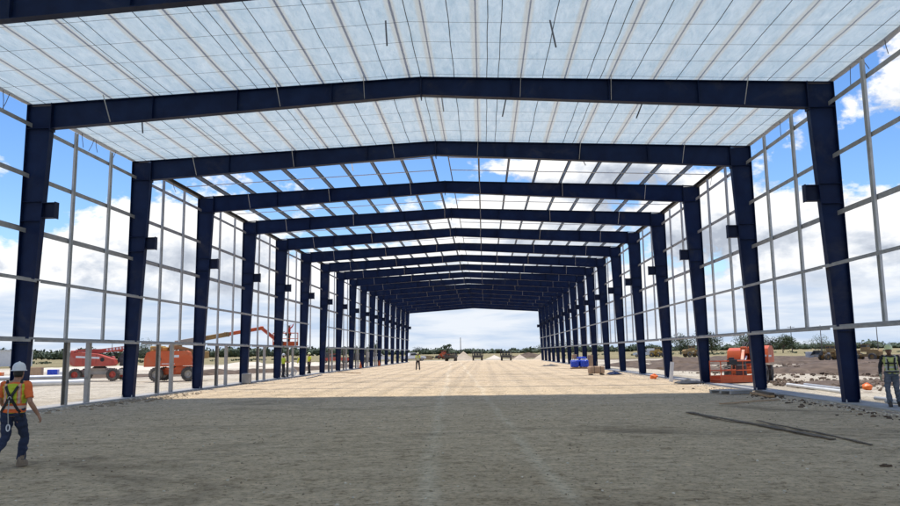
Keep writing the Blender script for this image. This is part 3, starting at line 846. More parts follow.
# the man who walks away at the left edge of the photo
walker, wj = person('hard-hatted worker walking away in lime and orange vest with black harness and jeans', (-5.60, 11.78, -.01), .10,
    dict(pel=(0, .02, .95), chest=(.0, .055, 1.26), neck=(0, .06, 1.45), head=(.01, .10, 1.60),
         shL=(-.19, .04, 1.40), shR=(.19, .05, 1.40), elL=(-.27, .10, 1.13), wrL=(-.24, .26, .95), elR=(.285, -.02, 1.10), wrR=(.375, .09, .885),
         knL=(-.11, .02, .52), anL=(-.12, -.33, .22), knR=(.105, .22, .51), anR=(.07, .22, .09)),
    .935, .012, 'skin', 'jeans', 'orange_cloth', 'vest_orange', 'short', 'hat_white', 'boot', toes=dict(L=(-.05, .62, -.78), R=(.05, 1, 0)), look=.1)
hm = MB(); y = -.085
def bk(x, z, off=.0):                    # a point on the back of the vest
    c = V(wj['pel']).lerp(V(wj['neck']), (z - .95) / .5)
    return Vector((x, c.y - math.sqrt(max(0, 1 - (x / .215) ** 2)) * .152 - .006 + off, z))
for s in (-1, 1):
    P = [bk(s * q, z) for q, z in ((.118, 1.405), (.095, 1.36), (.06, 1.29), (.025, 1.225), (0, 1.19), (-.045, 1.12), (-.085, 1.055), (-.125, .985), (-.15, .95))]
    P[0].y += .06
    ribbon(hm, P, .045, (0, -1, .1))
    ribbon(hm, [(s * .118, .0, 1.475), P[0]], .045, (0, -.6, 1))
    ribbon(hm, [bk(s * .15, .95), Vector((s * .17, -.02, .86)), Vector((s * .12, .06, .80))], .045, (s, -1, 0))
hm.box(bk(0, 1.19, -.008), (.085, .012, .09)); hm.box(bk(0, 1.13, -.012), (.11, .02, .07))
har = hm.build('fall_harness', M['strap'], walker)
rg = MB(); pr = None
for k in range(13):
    a = 2 * PI * k / 12; p = bk(0, 1.17, -.02) + Vector((.028 * math.sin(a), 0, .032 * math.cos(a)))
    if pr: rg.bar(pr, p, .008, .008, (0, 1, 0))
    pr = p
rg.build('ring', M['strut'], har)
lm = MB(); lm.tube([bk(0, 1.14, -.03), bk(.01, 1.02, -.04), bk(.012, .95, -.05), Vector((.012, -.16, .80)), Vector((.01, -.15, .74))], [.009] * 5, 8)
lm.build('lanyard', M['grey_cloth'], har)
hk = MB(); pr = None
for k in range(11):
    a = 2 * PI * k / 10; p = Vector((.01 + .028 * math.sin(a), -.15, .685 + .055 * math.cos(a)))
    if pr: hk.bar(pr, p, .016, .016, (0, 1, 0))
    pr = p
hk.build('hook', M['hat_white'], har)

# the man who stands at the right edge of the photo, facing the camera
m2, j2 = person('worker in lime hard hat and pale lime vest standing by the rightmost near column', (13.42, 21.85, .03), PI - .35,
    dict(pel=(-.02, 0, .96), neck=(.02, .03, 1.46), head=(.03, .07, 1.60), elL=(-.27, .05, 1.13), wrL=(-.24, .28, 1.06), elR=(.265, -.05, 1.14), wrR=(.29, .09, .90),
         knR=(.13, .06, .51), anR=(.10, .04, .09), knL=(-.10, .03, .51), anL=(-.16, -.13, .09)),
    .98, .014, 'skin_dark', 'jeans_grey', 'dark_cloth', 'vest_lime', 'long', 'hat_lime', 'boot_dark', gloves='glove', look=-.1)
hm = MB()
for s in (-1, 1):
    ribbon(hm, [(s * .10, .14, 1.40), (s * .075, .165, 1.25), (s * .09, .155, 1.05)], .045, (0, 1, 0))
ribbon(hm, [(-.15, .11, 1.235), (-.075, .165, 1.235), (.075, .165, 1.235), (.15, .11, 1.235)], .04, (0, 1, 0))
hm.loft([((-.02, .0, .965), .188, .148, 2.5), ((-.02, .0, 1.01), .186, .146, 2.5)], 24, False)
hm.build('fall_harness', M['strap'], m2)
bg_ = MB(); bg_.rbox((-.26, .30, .86), (.10, .2, .26), .04); bg_.tube([(-.26, .22, .98), (-.25, .27, 1.06), (-.25, .33, 1.06), (-.26, .38, .98)], .012, 8)
tb = thing('tool_bag', (13.42, 21.85, .03), 'dark green tool bag in the hand of the man at the right edge', 'bag', PI - .35); tb.scale = (.98,) * 3
bg_.build('bag', M['dark_cloth'], tb)

far = dict(fingers=False, vox=.026, hair=True)
person('worker in yellow vest standing alone on the sunny floor far down the hall', (-4.85, 76.5, 0), PI, dict(anL=(-.17, 0, .09), anR=(.17, 0, .09), knL=(-.14, .03, .5), knR=(.14, .03, .5), wrL=(-.18, .18, 1.0), wrR=(.18, .18, 1.0)),
       1.0, trousers='dark_cloth', shirt='yellow_cloth', vest='vest_lime', hat='hat_lime', **far)
person('white-helmeted worker in dark clothes half behind the fifth left column', (-14.45, 59.2, 0), -1.2, None, 1.0, trousers='dark_cloth', shirt='dark_cloth', sleeve='long', **far)
person('white-helmeted worker in dark vest holding a coil beside the fifth left column', (-13.25, 56.2, .03), -1.0, dict(elR=(.26, .1, 1.16), wrR=(.2, .34, 1.12), elL=(-.26, .1, 1.16), wrL=(-.2, .34, 1.12)),
       1.0, trousers='dark_cloth', shirt='lime_cloth', vest=None, sleeve='short', **far)
person('worker bending forward in bright yellow jacket at the sixth left column', (-14.0, 64.9, .03), .5, dict(pel=(0, -.05, .93), chest=(0, .1, 1.2), neck=(0, .22, 1.36), head=(0, .32, 1.47), shL=(-.185, .2, 1.32), shR=(.185, .2, 1.32), elL=(-.25, .3, 1.06), elR=(.25, .3, 1.06), wrL=(-.2, .5, .95), wrR=(.2, .5, .95)),
       1.02, trousers='dark_cloth', shirt='yellow_cloth', sleeve='long', hat=None, tuck=False, **far)
person('worker in dark vest and lime helmet beside the bending yellow jacket', (-13.62, 66.2, .03), 2.2, None, 1.04, trousers='dark_cloth', shirt='yellow_cloth', vest=None, sleeve='short', hat='hat_lime', **far)
# two in the lifted basket
BK = Vector((-15.1, 63.6, 2.46))
person('worker in grey shirt on the left in the raised orange basket', (BK.x - .52, BK.y - .05, BK.z + .06), -.5, dict(wrR=(.2, .36, 1.2), elR=(.26, .12, 1.16)), .97, trousers='dark_cloth', shirt='grey_cloth', sleeve='long', **far)
person('worker in red shirt reaching up in the raised orange basket', (BK.x + .28, BK.y + .05, BK.z + .06), -1.0, dict(elR=(.3, .16, 1.55), wrR=(.26, .3, 1.78)), 1.0, trousers='dark_cloth', shirt='red_cloth', sleeve='long', **far)
# ------------------------------------------------------------------ machines
def wheel(parent, x, y, r, w, rim='white', ry=0.0):
    """tyre with lugs, axle along local y"""
    m = MB(); c = (0, 0, 0)
    m.lathe([(r * .56, -w / 2), (r * .9, -w / 2), (r, -w * .38), (r, w * .38), (r * .9, w / 2), (r * .56, w / 2), (r * .56, -w / 2)], c, 'y', 26, False)
    for k in range(18):
        a = 2 * PI * k / 18
        for s in (-1, 1):
            b = a + s * .09
            m.box((math.cos(b) * r * 1.005, s * w * .24, math.sin(b) * r * 1.005), (.05, w * .42, r * .09), 0, 0, -b)
    t = m.build('wheel', M['rubber'], parent, (x, y, r), ry, smooth=True)
    q = MB(); sgn = 1 if y > 0 else -1
    q.lathe([(r * .55, -w * .3), (r * .55, w * .3), (r * .48, w * .3), (r * .42, w * .12), (r * .2, w * .14), (r * .17, w * .34), (.01, w * .34)] if sgn > 0 else
            [(r * .55, w * .3), (r * .55, -w * .3), (r * .48, -w * .3), (r * .42, -w * .12), (r * .2, -w * .14), (r * .17, -w * .34), (.01, -w * .34)], c, 'y', 20)
    q.build('rim', M[rim], t, smooth=True)
def basket(parent, loc, rz, w, d, paint, h=1.1):
    m = MB()
    m.box((0, 0, .05), (w, d, .06)); m.box((0, 0, .105), (w - .04, d - .04, .01))
    b = m.build('basket', M[paint], parent, loc, rz)
    m = MB(); a, e = w / 2 - .02, d / 2 - .02
    for z in (.18, .62, h):
        for p, q in (((-a, -e, z), (a, -e, z)), ((a, -e, z), (a, e, z)), ((a, e, z), (-a, e, z)), ((-a, e, z), (-a, -e, z))): m.tube([p, q], .022 if z < 1 else .026, 8)
    for x in (-a, -a / 3, a / 3, a):
        for y in (-e, e): m.tube([(x, y, .06), (x, y, h)], .022, 8)
    for y in (-e, e): m.box((0, y, .22), (w - .04, .012, .30))
    m.build('guard_rail', M[paint], b, smooth=True)
    m = MB(); m.rbox((w * .12, e - .06, h - .06), (.5, .2, .28), .03); m.rbox((w * .12, e - .1, h + .12), (.3, .1, .1), .03)
    m.build('control_box', M['black'], b)
    return b

def lift_base(t, paint, chassis, rim, L=2.4, wr=.47, tr=1.0):
    m = MB(); m.rbox((0, 0, .62), (L + .35, 1.05, .34), .05); m.rbox((0, 0, .84), (1.3, 1.2, .16), .04)
    for s in (-1, 1): m.rbox((s * L / 2, 0, .5), (.26, 2 * tr - .3, .22), .03)
    m.build('chassis', M[chassis], t)
    for x in (-L / 2, L / 2):
        for y in (-tr, tr): wheel(t, x, y, wr, .34, rim)
    MB().lathe([(.5, .92), (.5, 1.0), (.42, 1.0), (.42, 1.06)], (0, 0, 0), n=24).build('slew_ring', M['dark_grey'], t, smooth=True)

# ---- orange lift behind the left wall, boom out to the raised basket
OL = Vector((-20.0, 52.7, 0)); orz = .12
lift = thing('boom_lift', OL, 'orange boom lift outside the left wall, its long boom reaching to the raised basket', 'boom lift', orz)
lift_base(lift, 'orange', 'orange', 'cream_grey', 2.2, .48, .95)
m = MB(); m.prism([(-1.95, 1.0), (-1.95, 1.55), (-1.8, 1.98), (-1.5, 2.1), (.9, 2.1), (1.15, 1.98), (1.25, 1.6), (1.25, 1.06), (-1.6, 1.0)], -1.0, -.42)
m.prism([(-1.75, 1.0), (-1.75, 1.6), (-1.6, 1.9), (-1.3, 1.95), (.6, 1.95), (.9, 1.7), (.9, 1.06), (-1.5, 1.0)], .42, 1.0)
m.rbox((-1.45, 0, 1.4), (.7, 1.6, .8), .12, seg=3)
hd = m.build('hood', M['orange'], lift, smooth=True)
m = MB(); m.lathe([(.17, 0), (.17, .02), (.01, .02)], (-.95, -1.021, 1.52), 'y', 20); m.build('vent', M['black'], hd)
m = MB(); m.box((.25, -1.006, 1.72), (.35, .008, .17)); m.box((-.3, -1.006, 1.2), (.9, .008, .05)); m.build('decal', M['white'], hd)
m = MB(); m.rbox((.9, -.6, .78), (1.5, .35, .5), .05); m.box((.6, -.781, .86), (1.0, .008, .16)); m.build('side_step', M['orange'], lift)
# riser arms and engine deck in ochre
m = MB()
for s in (-.2, .2): m.bar((.55, s, 1.25), (2.0, s, 1.75), .09, .22); m.bar((2.0, s, 1.85), (.1, s, 2.35), .09, .22)
m.rbox((2.05, 0, 1.8), (.3, .6, .5), .06); m.rbox((-.2, 0, 2.35), (.7, .5, .35), .06)
m.build('riser_arm', M['ochre'], lift)
m = MB(); m.rbox((-1.35, .1, 2.28), (.95, .7, .36), .08); m.rbox((-.75, -.2, 2.24), (.35, .4, .28), .06); m.build('engine_cover', M['yellow'], lift)
iv = lambda p: Matrix.Rotation(-orz, 3, 'Z') @ (Vector(p) - OL)
p0, p1 = iv((-19.92, 52.78, 2.66)), iv((-15.85, 59.2, 3.86)); d = (p1 - p0)
m = MB(); m.rbox((.05, .04, 2.5), (.5, .34, .5), .06); m.lathe([(.09, -.24), (.09, .24)], (.05, .04, 2.62), 'y', 14); m.build('boom_pivot', M['ochre'], lift, smooth=True)
m = MB(); m.bar(p0 - d * .03, p0 + d * .26, .30, .40); m.build('boom_base', M['cream_grey'], lift)
m = MB(); m.bar(p0 + d * .24, p0 + d * .56, .25, .33); m.box(p0 + d * .55, (.3, .3, .34), math.atan2(d.y, d.x)); m.build('boom_middle', M['ochre'], lift)
m = MB(); m.bar(p0 + d * .55, p1, .2, .26); m.rbox(p1, (.28, .22, .3), .05); bt = m.build('boom_tip', M['orange'], lift)
p2 = iv((-15.25, 62.3, 2.75))
m = MB(); m.bar(p1 + Vector((0, -.07, .06)), p2 + Vector((0, -.07, .1)), .09, .13); m.bar(p1 + Vector((0, .07, -.1)), p2 + Vector((0, .07, -.1)), .09, .13)
m.build('jib', M['red'], lift)
m = MB(); m.bar(p1 - Vector((0, 0, .02)), p2, .035, .06); m.build('jib_cylinder', M['white'], lift)
m = MB(); m.rbox(p2 + Vector((.05, .3, -.05)), (.35, .7, .35), .04); m.build('basket_mount', M['dark_grey'], lift)
b = basket(lift, iv(BK), .2, 2.1, .95, 'orange')
def dress(t, hood, y0, x0, x1, z0, z1):
    """seams, lamp, hoses and grab rails that every lift carries"""
    m = MB(); s = 1 if y0 > 0 else -1
    for q in (.3, .62): m.box((x0 + (x1 - x0) * q, y0 + s * .002, (z0 + z1) / 2), (.018, .004, (z1 - z0) * .8))
    m.build('panel_seam', M['black'], hood)
    for k in range(3):
        a = k * .09; MB().tube([(-.2 + a, .1 * k - .1, z0 + .1), (.3 + a, .12 * k - .1, z1 + .25), (.9 + a, .1 * k - .1, z1 + .12 - .05 * k), (1.25, .08 * k - .1, z1 - .2)], .022, 8).build('hose', M['black'], t, smooth=True)
    m = MB(); m.tube([(x0 + .2, y0 * .9, z1 - .05), (x0 + .2, y0 * .9, z1 + .18), (x0 + .9, y0 * .9, z1 + .18), (x0 + .9, y0 * .9, z1 - .05)], .018, 8); m.build('grab_rail', M['dark_grey'], t, smooth=True)
    m = MB(); m.lathe([(.06, 0), (.06, .1), (.03, .13)], (x0 + .35, y0 * .5, z1), n=12); m.build('beacon', M['yellow'], t, smooth=True)
dress(lift, hd, -1.0, -1.9, 1.2, 1.05, 2.08)
# ---- red lift further left, boom folded along its back
rl = thing('boom_lift', (-26.9, 55.2, 0), 'faded red boom lift with folded boom parked left of the orange lift', 'boom lift', .12)
lift_base(rl, 'red', 'cream_grey', 'red', 2.7, .45, 1.0)
m = MB()
m.prism([(-1.75, 1.2), (-1.8, 1.75), (-1.6, 2.05), (-1.1, 2.12), (.2, 1.95), (1.35, 1.55), (1.45, 1.25), (1.3, 1.08), (-1.5, 1.08)], -1.05, -.35)
m.rbox((-.4, .6, 1.45), (2.4, .8, .7), .14, seg=3)
hd = m.build('hood', M['red'], rl, smooth=True)
m = MB(); m.box((-.5, -1.056, 1.72), (1.7, .008, .14), 0, 0, .06); m.build('decal', M['white'], hd)
m = MB(); m.lathe([(.15, 0), (.15, .02), (.01, .02)], (.55, -1.072, 1.55), 'y', 18); m.build('vent', M['black'], hd)
dress(rl, hd, -1.05, -1.7, 1.2, 1.15, 2.0)
m = MB(); m.bar((-2.0, 0, 1.95), (1.9, 0, 2.4), .24, .3); m.bar((-1.9, .35, 2.2), (1.5, .35, 2.25), .18, .24); m.rbox((-1.95, .15, 2.0), (.35, .7, .5), .06); m.build('boom', M['red'], rl)
m = MB(); m.bar((1.2, 0, 1.25), (1.9, 0, 2.2), .18, .2); m.rbox((1.65, 0, 1.35), (.3, .5, .6), .05); m.build('jib', M['dark_grey'], rl)
m = MB()
for k in range(6): m.box((.55 + k * .24, -.166, 2.27 + k * .028), (.15, .01, .16), 0, 0, -.11)
m.build('lettering', M['white'], rl)
# ---- orange lift outside the right wall, basket lowered in front
RLp = Vector((16.15, 41.2, 0)); rr = math.atan2(-2.75, -1.45)
r = thing('boom_lift', RLp, 'orange boom lift with rounded hood and lowered basket outside the right wall', 'boom lift', rr)
lift_base(r, 'orange', 'orange', 'cream_grey', 2.0, .40, .88)
m = MB()
m.prism([(-1.75, .95), (-1.82, 1.25), (-1.7, 1.62), (-1.35, 1.84), (-.3, 1.86), (.35, 1.7), (.5, 1.35), (.5, .95)], .30, 1.06)
m.prism([(-1.75, .95), (-1.82, 1.25), (-1.7, 1.6), (-1.35, 1.75), (-.3, 1.75), (.35, 1.6), (.5, 1.3), (.5, .95)], -1.0, -.30)
m.rbox((-1.35, 0, 1.3), (.8, 2.0, .72), .2, seg=4)
hd = m.build('hood', M['orange'], r, smooth=True)
m = MB(); m.box((.506, .68, 1.32), (.008, .6, .10)); m.box((-.2, 1.065, 1.3), (1.0, .008, .1)); m.build('decal', M['white'], hd)
dress(r, hd, 1.06, -1.7, .4, .98, 1.8)
m = MB(); m.lathe([(.05, 1.85), (.05, 2.02), (.07, 2.03), (.07, 2.1)], (-.6, .7, 0), n=12); m.build('exhaust', M['black'], r)
m = MB(); m.bar((-.9, 0, 1.55), (1.3, 0, 1.62), .22, .28); m.rbox((-1.0, 0, 1.55), (.4, .4, .5), .06); m.build('boom', M['orange'], r)
m = MB(); m.bar((1.3, 0, 1.68), (2.35, .0, .72), .14, .17); m.rbox((1.3, 0, 1.64), (.3, .3, .34), .05); m.build('jib', M['orange'], r)
m = MB(); m.bar((1.2, .1, 1.3), (1.75, .1, 1.1), .07, .07); m.build('jib_cylinder', M['white'], r)
m = MB(); m.rbox((2.45, 0, .62), (.28, .5, .55), .04); m.rbox((2.36, .02, 1.0), (.2, .4, .3), .05); m.build('basket_mount', M['dark_grey'], r)
bw = Vector((14.35, 38.45, .02)); q = Matrix.Rotation(-rr, 3, 'Z') @ (bw - RLp)
basket(r, q, -rr + .38 + PI, 2.05, .85, 'orange', 1.08)

# ---- wheel loaders and other site machines
def loader(label, loc, rz, paint, sc=1.0, lift=.0, group='yellow earth-moving machines beyond the right wall'):
    t = thing('wheel_loader', loc, label, 'loader', rz, group); t.scale = (sc,) * 3
    m = MB(); m.prism([(-3.0, .9), (-3.1, 1.7), (-2.8, 2.05), (-.9, 2.15), (-.7, .9)], -.75, .75); m.rbox((.4, 0, 1.0), (2.4, .8, .5), .08); m.rbox((1.1, 0, 1.5), (.6, .7, 1.0), .08)
    m.build('body', M[paint], t, smooth=True)
    m = MB(); m.rbox((-.3, 0, 2.1), (1.25, 1.3, .9), .06); m.box((-.3, 0, 3.02), (1.45, 1.5, .1))
    for x in (-.85, .25):
        for y in (-.6, .6): m.bar((x, y, 2.5), (x, y, 3.0), .08, .08)
    m.build('cab', M[paint], t)
    MB().rbox((-.3, 0, 2.72), (1.14, 1.2, .5), .03).build('cab_glass', M['glass'], t)
    m = MB()
    for y in (-.45, .45): m.bar((1.2, y, 1.8), (2.7, y, 1.0 + lift), .16, .3)
    m.bar((1.2, 0, 1.5), (2.6, 0, 1.3 + lift), .12, .14); m.build('lift_arm', M[paint], t)
    m = MB(); z = .2 + lift
    m.prism([(2.6, z), (3.7, z - .05), (3.72, z + .02), (2.75, z + .15), (2.65, z + .5), (2.8, z + 1.0), (2.72, z + 1.05), (2.5, z + .5)], -1.3, 1.3)
    for y in (-1.3, 1.26): m.prism([(2.6, z), (3.7, z - .03), (2.8, z + 1.0), (2.5, z + .5)], y, y + .04)
    m.build('bucket', M['dark_grey'], t)
    for x in (-1.9, 1.2):
        for y in (-.95, .95): wheel(t, x, y, .72, .5, paint)
    m = MB(); m.lathe([(.06, 2.1), (.06, 2.7)], (-1.8, .3, 0), n=8); m.build('exhaust', M['black'], t)
    return t
loader('ochre wheel loader side-on to the right of the nearest right column', (48.9, 95.2, 0), PI - .9, 'ochre', .66, .1)
loader('ochre loader with raised bucket half hidden by the nearest right column', (47.3, 101.0, 0), -2.9, 'ochre', .62, .9)
loader('yellow loader far off between the fourth and fifth right columns', (43.2, 180.5, 0), -1.0, 'yellow', .72, .2)
loader('pale ochre loader far off between the third and fourth right columns', (48.5, 170.0, 0), .4, 'ochre', .8, .5)
loader('orange loader beside the lone tree beyond the open far end', (-9.0, 199.0, 0), 2.3, 'orange', .72, .1, 'machines beyond the open far end')

def pickup(label, loc, rz, paint, group='trucks parked beyond the left wall', box=False):
    t = thing('pickup_truck', loc, label, 'truck', rz, group)
    m = MB(); m.prism([(-2.7, .5), (-2.75, 1.05), (-1.2, 1.08), (-.95, 1.75), (.35, 1.78), (1.05, 1.15), (2.45, 1.05), (2.65, .85), (2.65, .5)], -.95, .95)
    m.build('body', M[paint], t, smooth=True)
    m = MB()
    for s in (-1, 1): m.prism([(-.85, 1.2), (-.75, 1.66), (.3, 1.68), (.85, 1.2)], *sorted((s * .952, s * .958)))
    m.hexa([(.42, -.8, 1.74), (1.04, -.8, 1.2), (1.04, .8, 1.2), (.42, .8, 1.74), (.44, -.8, 1.77), (1.06, -.8, 1.21), (1.06, .8, 1.21), (.44, .8, 1.77)])
    m.build('window', M['glass'], t)
    for x in (-1.75, 1.75):
        for y in (-.82, .82): wheel(t, x, y, .38, .26, 'cream_grey')
    MB().rbox((2.68, 0, .6), (.1, 1.85, .22), .04).build('bumper', M['dark_grey'], t)
    if box: MB().rbox((-1.8, 0, 1.5), (1.8, 1.9, 1.0), .05).build('cargo_box', M[box], t)
    return t
pickup('white pickup truck parked by the last left columns', (-13.6, 164, 0), .3, 'white')
pickup('dark red pickup truck seen between the seventh and eighth left columns', (-26.0, 139, 0), .2, 'red', box='dark_grey')
pickup('black pickup truck seen between the eighth and ninth left columns', (-22.5, 143, 0), 2.9, 'black')
pickup('white pickup with grey box seen behind the middle left columns', (-19.5, 152, 0), .1, 'white', box='cream_grey')
pickup('white van-backed truck far off by the right tree clump', (41.0, 185, 0), 2.6, 'white', 'machines beyond the right wall', box='white')

def flatbed(label, loc, rz, loadmat, n, hgt):
    t = thing('flatbed_trailer', loc, label, 'trailer', rz, 'flatbed trailers beyond the open far end')
    m = MB(); m.box((0, 0, .95), (5.2 if n < 3 else 4.6, 2.3, .22)); m.box((0, 0, .70), (4.6, 2.1, .26)); m.build('deck', M['dark_grey'], t)
    for x in (-1.5, -.55, 1.6):
        for y in (-.9, .9): wheel(t, x, y, .36, .3, 'dark_grey')
    m = MB()
    for k in range(5):
        for y in (-1.08, 1.08): m.box((-1.9 + k * .95, y, 1.06 + hgt / 2), (.08, .08, hgt))
    m.build('stake', M['dark_grey'], t)
    ld_ = thing('steel_bundle', (loc[0], loc[1], 1.065), label.split(' trailer')[0].replace('flatbed', 'load of dark steel on the flatbed trailer') if False else 'dark steel bundle on ' + label.replace('dark flatbed trailer', 'the trailer'), 'bundle', rz, 'steel loads on the far trailers')
    m = MB(); 
    for k in range(n):
        for y in (-.6, 0, .6): m.box((.1 * k, y, .14 + k * .26), (4.0 - .5 * k, .42, .22))
    m.build('bundle', M[loadmat], ld_)
flatbed('dark flatbed trailer in front of the big sand pile', (-4.9, 154, 0), 1.5, 'rust', 2, .5)
flatbed('dark flatbed trailer right of the big sand pile', (.5, 157.5, 0), 1.6, 'dark_grey', 3, 1.3)
flatbed('dark flatbed trailer left of the small sand pile', (6.3, 150.5, 0), 1.52, 'dark_grey', 3, 1.1)
# ------------------------------------------------------------------ soil banks and piles
berm('soil_bank', [(-36, 63), (-30, 65), (-24, 68), (-19.5, 78), (-17.5, 90), (-17, 105)], 1.8, .62, M['soil'], 1)
berm('soil_bank', [(17.5, 92), (18.5, 76), (20, 64), (22.5, 55), (31, 51), (44, 49), (60, 50)], 2.4, .6, M['soil'], 2)
berm('soil_bank', [(16.4, 32.5), (16.9, 35), (18.2, 37.6), (22, 39.5), (30, 40)], 1.3, .24, M['soil'], 3)
berm('soil_bank', [(19, 36.2), (22, 37.0), (27, 36.6), (33, 37.5)], 1.3, .2, M['soil'], 9)
berm('soil_bank', [(30, 72), (48, 70), (75, 74), (110, 80)], 3.0, .55, M['soil'], 4)
berm('soil_bank', [(26, 110), (50, 106), (90, 112), (130, 120)], 4.0, .8, M['soil'], 5)
berm('soil_bank', [(-60, 96), (-45, 100), (-30, 108), (-22, 118)], 3.0, .8, M['caliche'], 6)
def pile(label, loc, rx, ry, h, mat, seed, group='sand piles beyond the open far end'):
    m = MB(); n = 36; rings = 12; vs = [(0, 0, h)]
    for j in range(1, rings + 1):
        t = j / rings
        for k in range(n):
            a = 2 * PI * k / n; w_ = 1 + .16 * noise.noise(Vector((math.cos(a) * 1.4, math.sin(a) * 1.4, seed)))
            z = h * (1 - t) ** 1.08 + .14 * h * noise.noise(Vector((math.cos(a) * t * 3, math.sin(a) * t * 3, seed + 5))) * (1 - t)
            vs.append((rx * t * w_ * math.cos(a), ry * t * w_ * math.sin(a), max(0, z) - .05))
    fs = [(0, 1 + k, 1 + (k + 1) % n) for k in range(n)] + [(1 + j * n + k, 1 + j * n + (k + 1) % n, 1 + (j + 1) * n + (k + 1) % n, 1 + (j + 1) * n + k) for j in range(rings - 1) for k in range(n)]
    o = m.add(vs, fs).build('sand_pile', mat, None, loc, smooth='all'); tag(o, label, 'pile', group)
pile('big pale sand pile, tallest beyond the open far end', (-3.2, 186, 0), 2.7, 2.6, 2.0, M['sand_pile'], 1)
pile('small pale sand pile between the last trailer and the right columns', (10.3, 178, 0), 1.7, 1.7, 1.15, M['sand_pile'], 2)
pile('low tan sand pile between the two right-hand trailers', (4.4, 186, 0), 2.4, 2.0, 1.0, M['caliche'], 3)
pile('tan sand pile against the last right column', (15.2, 162, 0), 3.0, 3.2, 2.2, M['sand_pile'], 4)
pile('wide brown sand pile behind the small pale one', (14, 205, 0), 7, 4, 1.5, M['soil'], 5)
# ------------------------------------------------------------------ loose things on and by the floor
def bar_on_floor(name, p, q, w, h, mat, label, cat, group=None, z=.012):
    p, q = Vector((*p, z)), Vector((*q, z)); m = MB(); c = (p + q) / 2; K = 14; prev = None
    nrm = Vector((q.y - p.y, p.x - q.x, 0)).normalized()
    for k in range(K + 1):
        s = p.lerp(q, k / K) - c + nrm * .035 * math.sin(k * .55) + Vector((0, 0, h / 2 + .004 * math.sin(k * 1.7)))
        if prev is not None: m.bar(prev, s + (s - prev) * .02, w * (1 + .25 * math.sin(k * 2.1)), h)
        prev = s
    o = m.build(name, M[mat], None, c); tag(o, label, cat, group); return o
G1 = 'dark bars lying on the floor'
bar_on_floor('steel_bar', (7.45, 20.85), (8.42, 14.5), .14, .018, 'rust', 'wider dark rusty bar on the shaded floor at right, its near end shorter', 'bar', G1)
bar_on_floor('steel_bar', (8.35, 18.25), (8.68, 13.62), .06, .016, 'rust', 'thin dark rusty bar lying beside the wider one, nearer the right wall', 'bar', G1)
bar_on_floor('timber_plank', (-12.2, 71.5), (-9.0, 66.0), .2, .04, 'timber', 'long grey-brown plank on the sunny floor by the seventh left column', 'plank', 'planks on the sunny floor')
bar_on_floor('timber_plank', (-11.6, 62.0), (-10.9, 54.0), .16, .04, 'stud', 'grey plank on the sunny floor near the yellow jacketed pair', 'plank', 'planks on the sunny floor')
bar_on_floor('timber_plank', (9.2, 23.8), (11.6, 25.5), .09, .03, 'timber', 'thin brown batten lying on shaded floor by nearest right column', 'plank', 'planks on the sunny floor')
o = MB().ball((0, 0, .012), (.07, .05, .026), 3, .8, 3).build('dirt_clod', M['soil'], None, (7.7, 11.35, -.01), smooth='all'); tag(o, 'dark dirt clod on the shaded floor at lower right', 'clod')

# white plank that leans on the fourth right column
o = MB().box((0, 0, .52), (.2, .035, 1.06)).build('leaning_board', M['white'], None, (11.95, 41.15, .0), .1); o.rotation_euler = (-.05, .14, .1)
tag(o, 'narrow white board leaning upright against the third right column', 'board')
# orange sacks
def sack(label, loc, s, rz):
    m = MB(); m.ball((0, 0, .5), (.62, .5, .5), 3, .45, loc[0]); m.ball((.1, .05, .95), (.3, .26, .18), 2, .6, loc[1])
    t = thing('orange_bucket', loc, label, 'sack', rz, 'orange sacks along the right wall'); t.scale = (s, s, s * .78); t.name = 'orange_sack'
    m.build('sack', M['orange_plastic'], t, smooth='all')
    MB().lathe([(.12, 1.06), (.15, 1.12), (.05, 1.14)], (.1, .05, 0), n=10).build('tied_neck', M['orange'], t)
sack('orange sack on the floor edge left of the leaning white board', (11.75, 44.3, .01), .36, .3)
sack('orange sack outside the wall beside the man in lime helmet', (17.1, 30.7, .0), .34, 1.0)
# dark tarps
def tarp(label, loc, rx, ry, h, rz, seed, mat='black'):
    m = MB(); n = 20; vs = []
    for j in range(n + 1):
        for i in range(n + 1):
            u, v = -1 + 2 * i / n, -1 + 2 * j / n; d = math.hypot(u, v)
            z = h * max(0, 1 - d) ** .6 * (.7 + .9 * noise.noise(Vector((u * 2.2, v * 2.2, seed)))) + .03 * abs(noise.noise(Vector((u * 6, v * 6, seed))))
            vs.append((u * rx * (1 + .2 * noise.noise(Vector((v * 2, seed, 0)))), v * ry, max(z, .004)))
    fs = [(j * (n + 1) + i, j * (n + 1) + i + 1, (j + 1) * (n + 1) + i + 1, (j + 1) * (n + 1) + i) for j in range(n) for i in range(n)]
    o = m.add(vs, fs).build('crumpled_tarp', M[mat], None, loc, rz, smooth='all'); tag(o, label, 'tarp', 'crumpled sheets on the floor edge'); 
    k = o.modifiers.new('t', 'SOLIDIFY'); k.thickness = .006
tarp('crumpled dark sheet on the floor between the third right column and white board', (12.25, 38.4, .03), .75, .5, .24, .2, 1, 'dark_grey')
tarp('small dark blue sheet on the floor right of the brown crate', (11.2, 54.4, .012), .6, .45, .25, .5, 2, 'navy')
tarp('flat dark sheet beside the last blue wrapped stack', (9.6, 88.0, .012), 1.0, .7, .2, .2, 3, 'dark_grey')
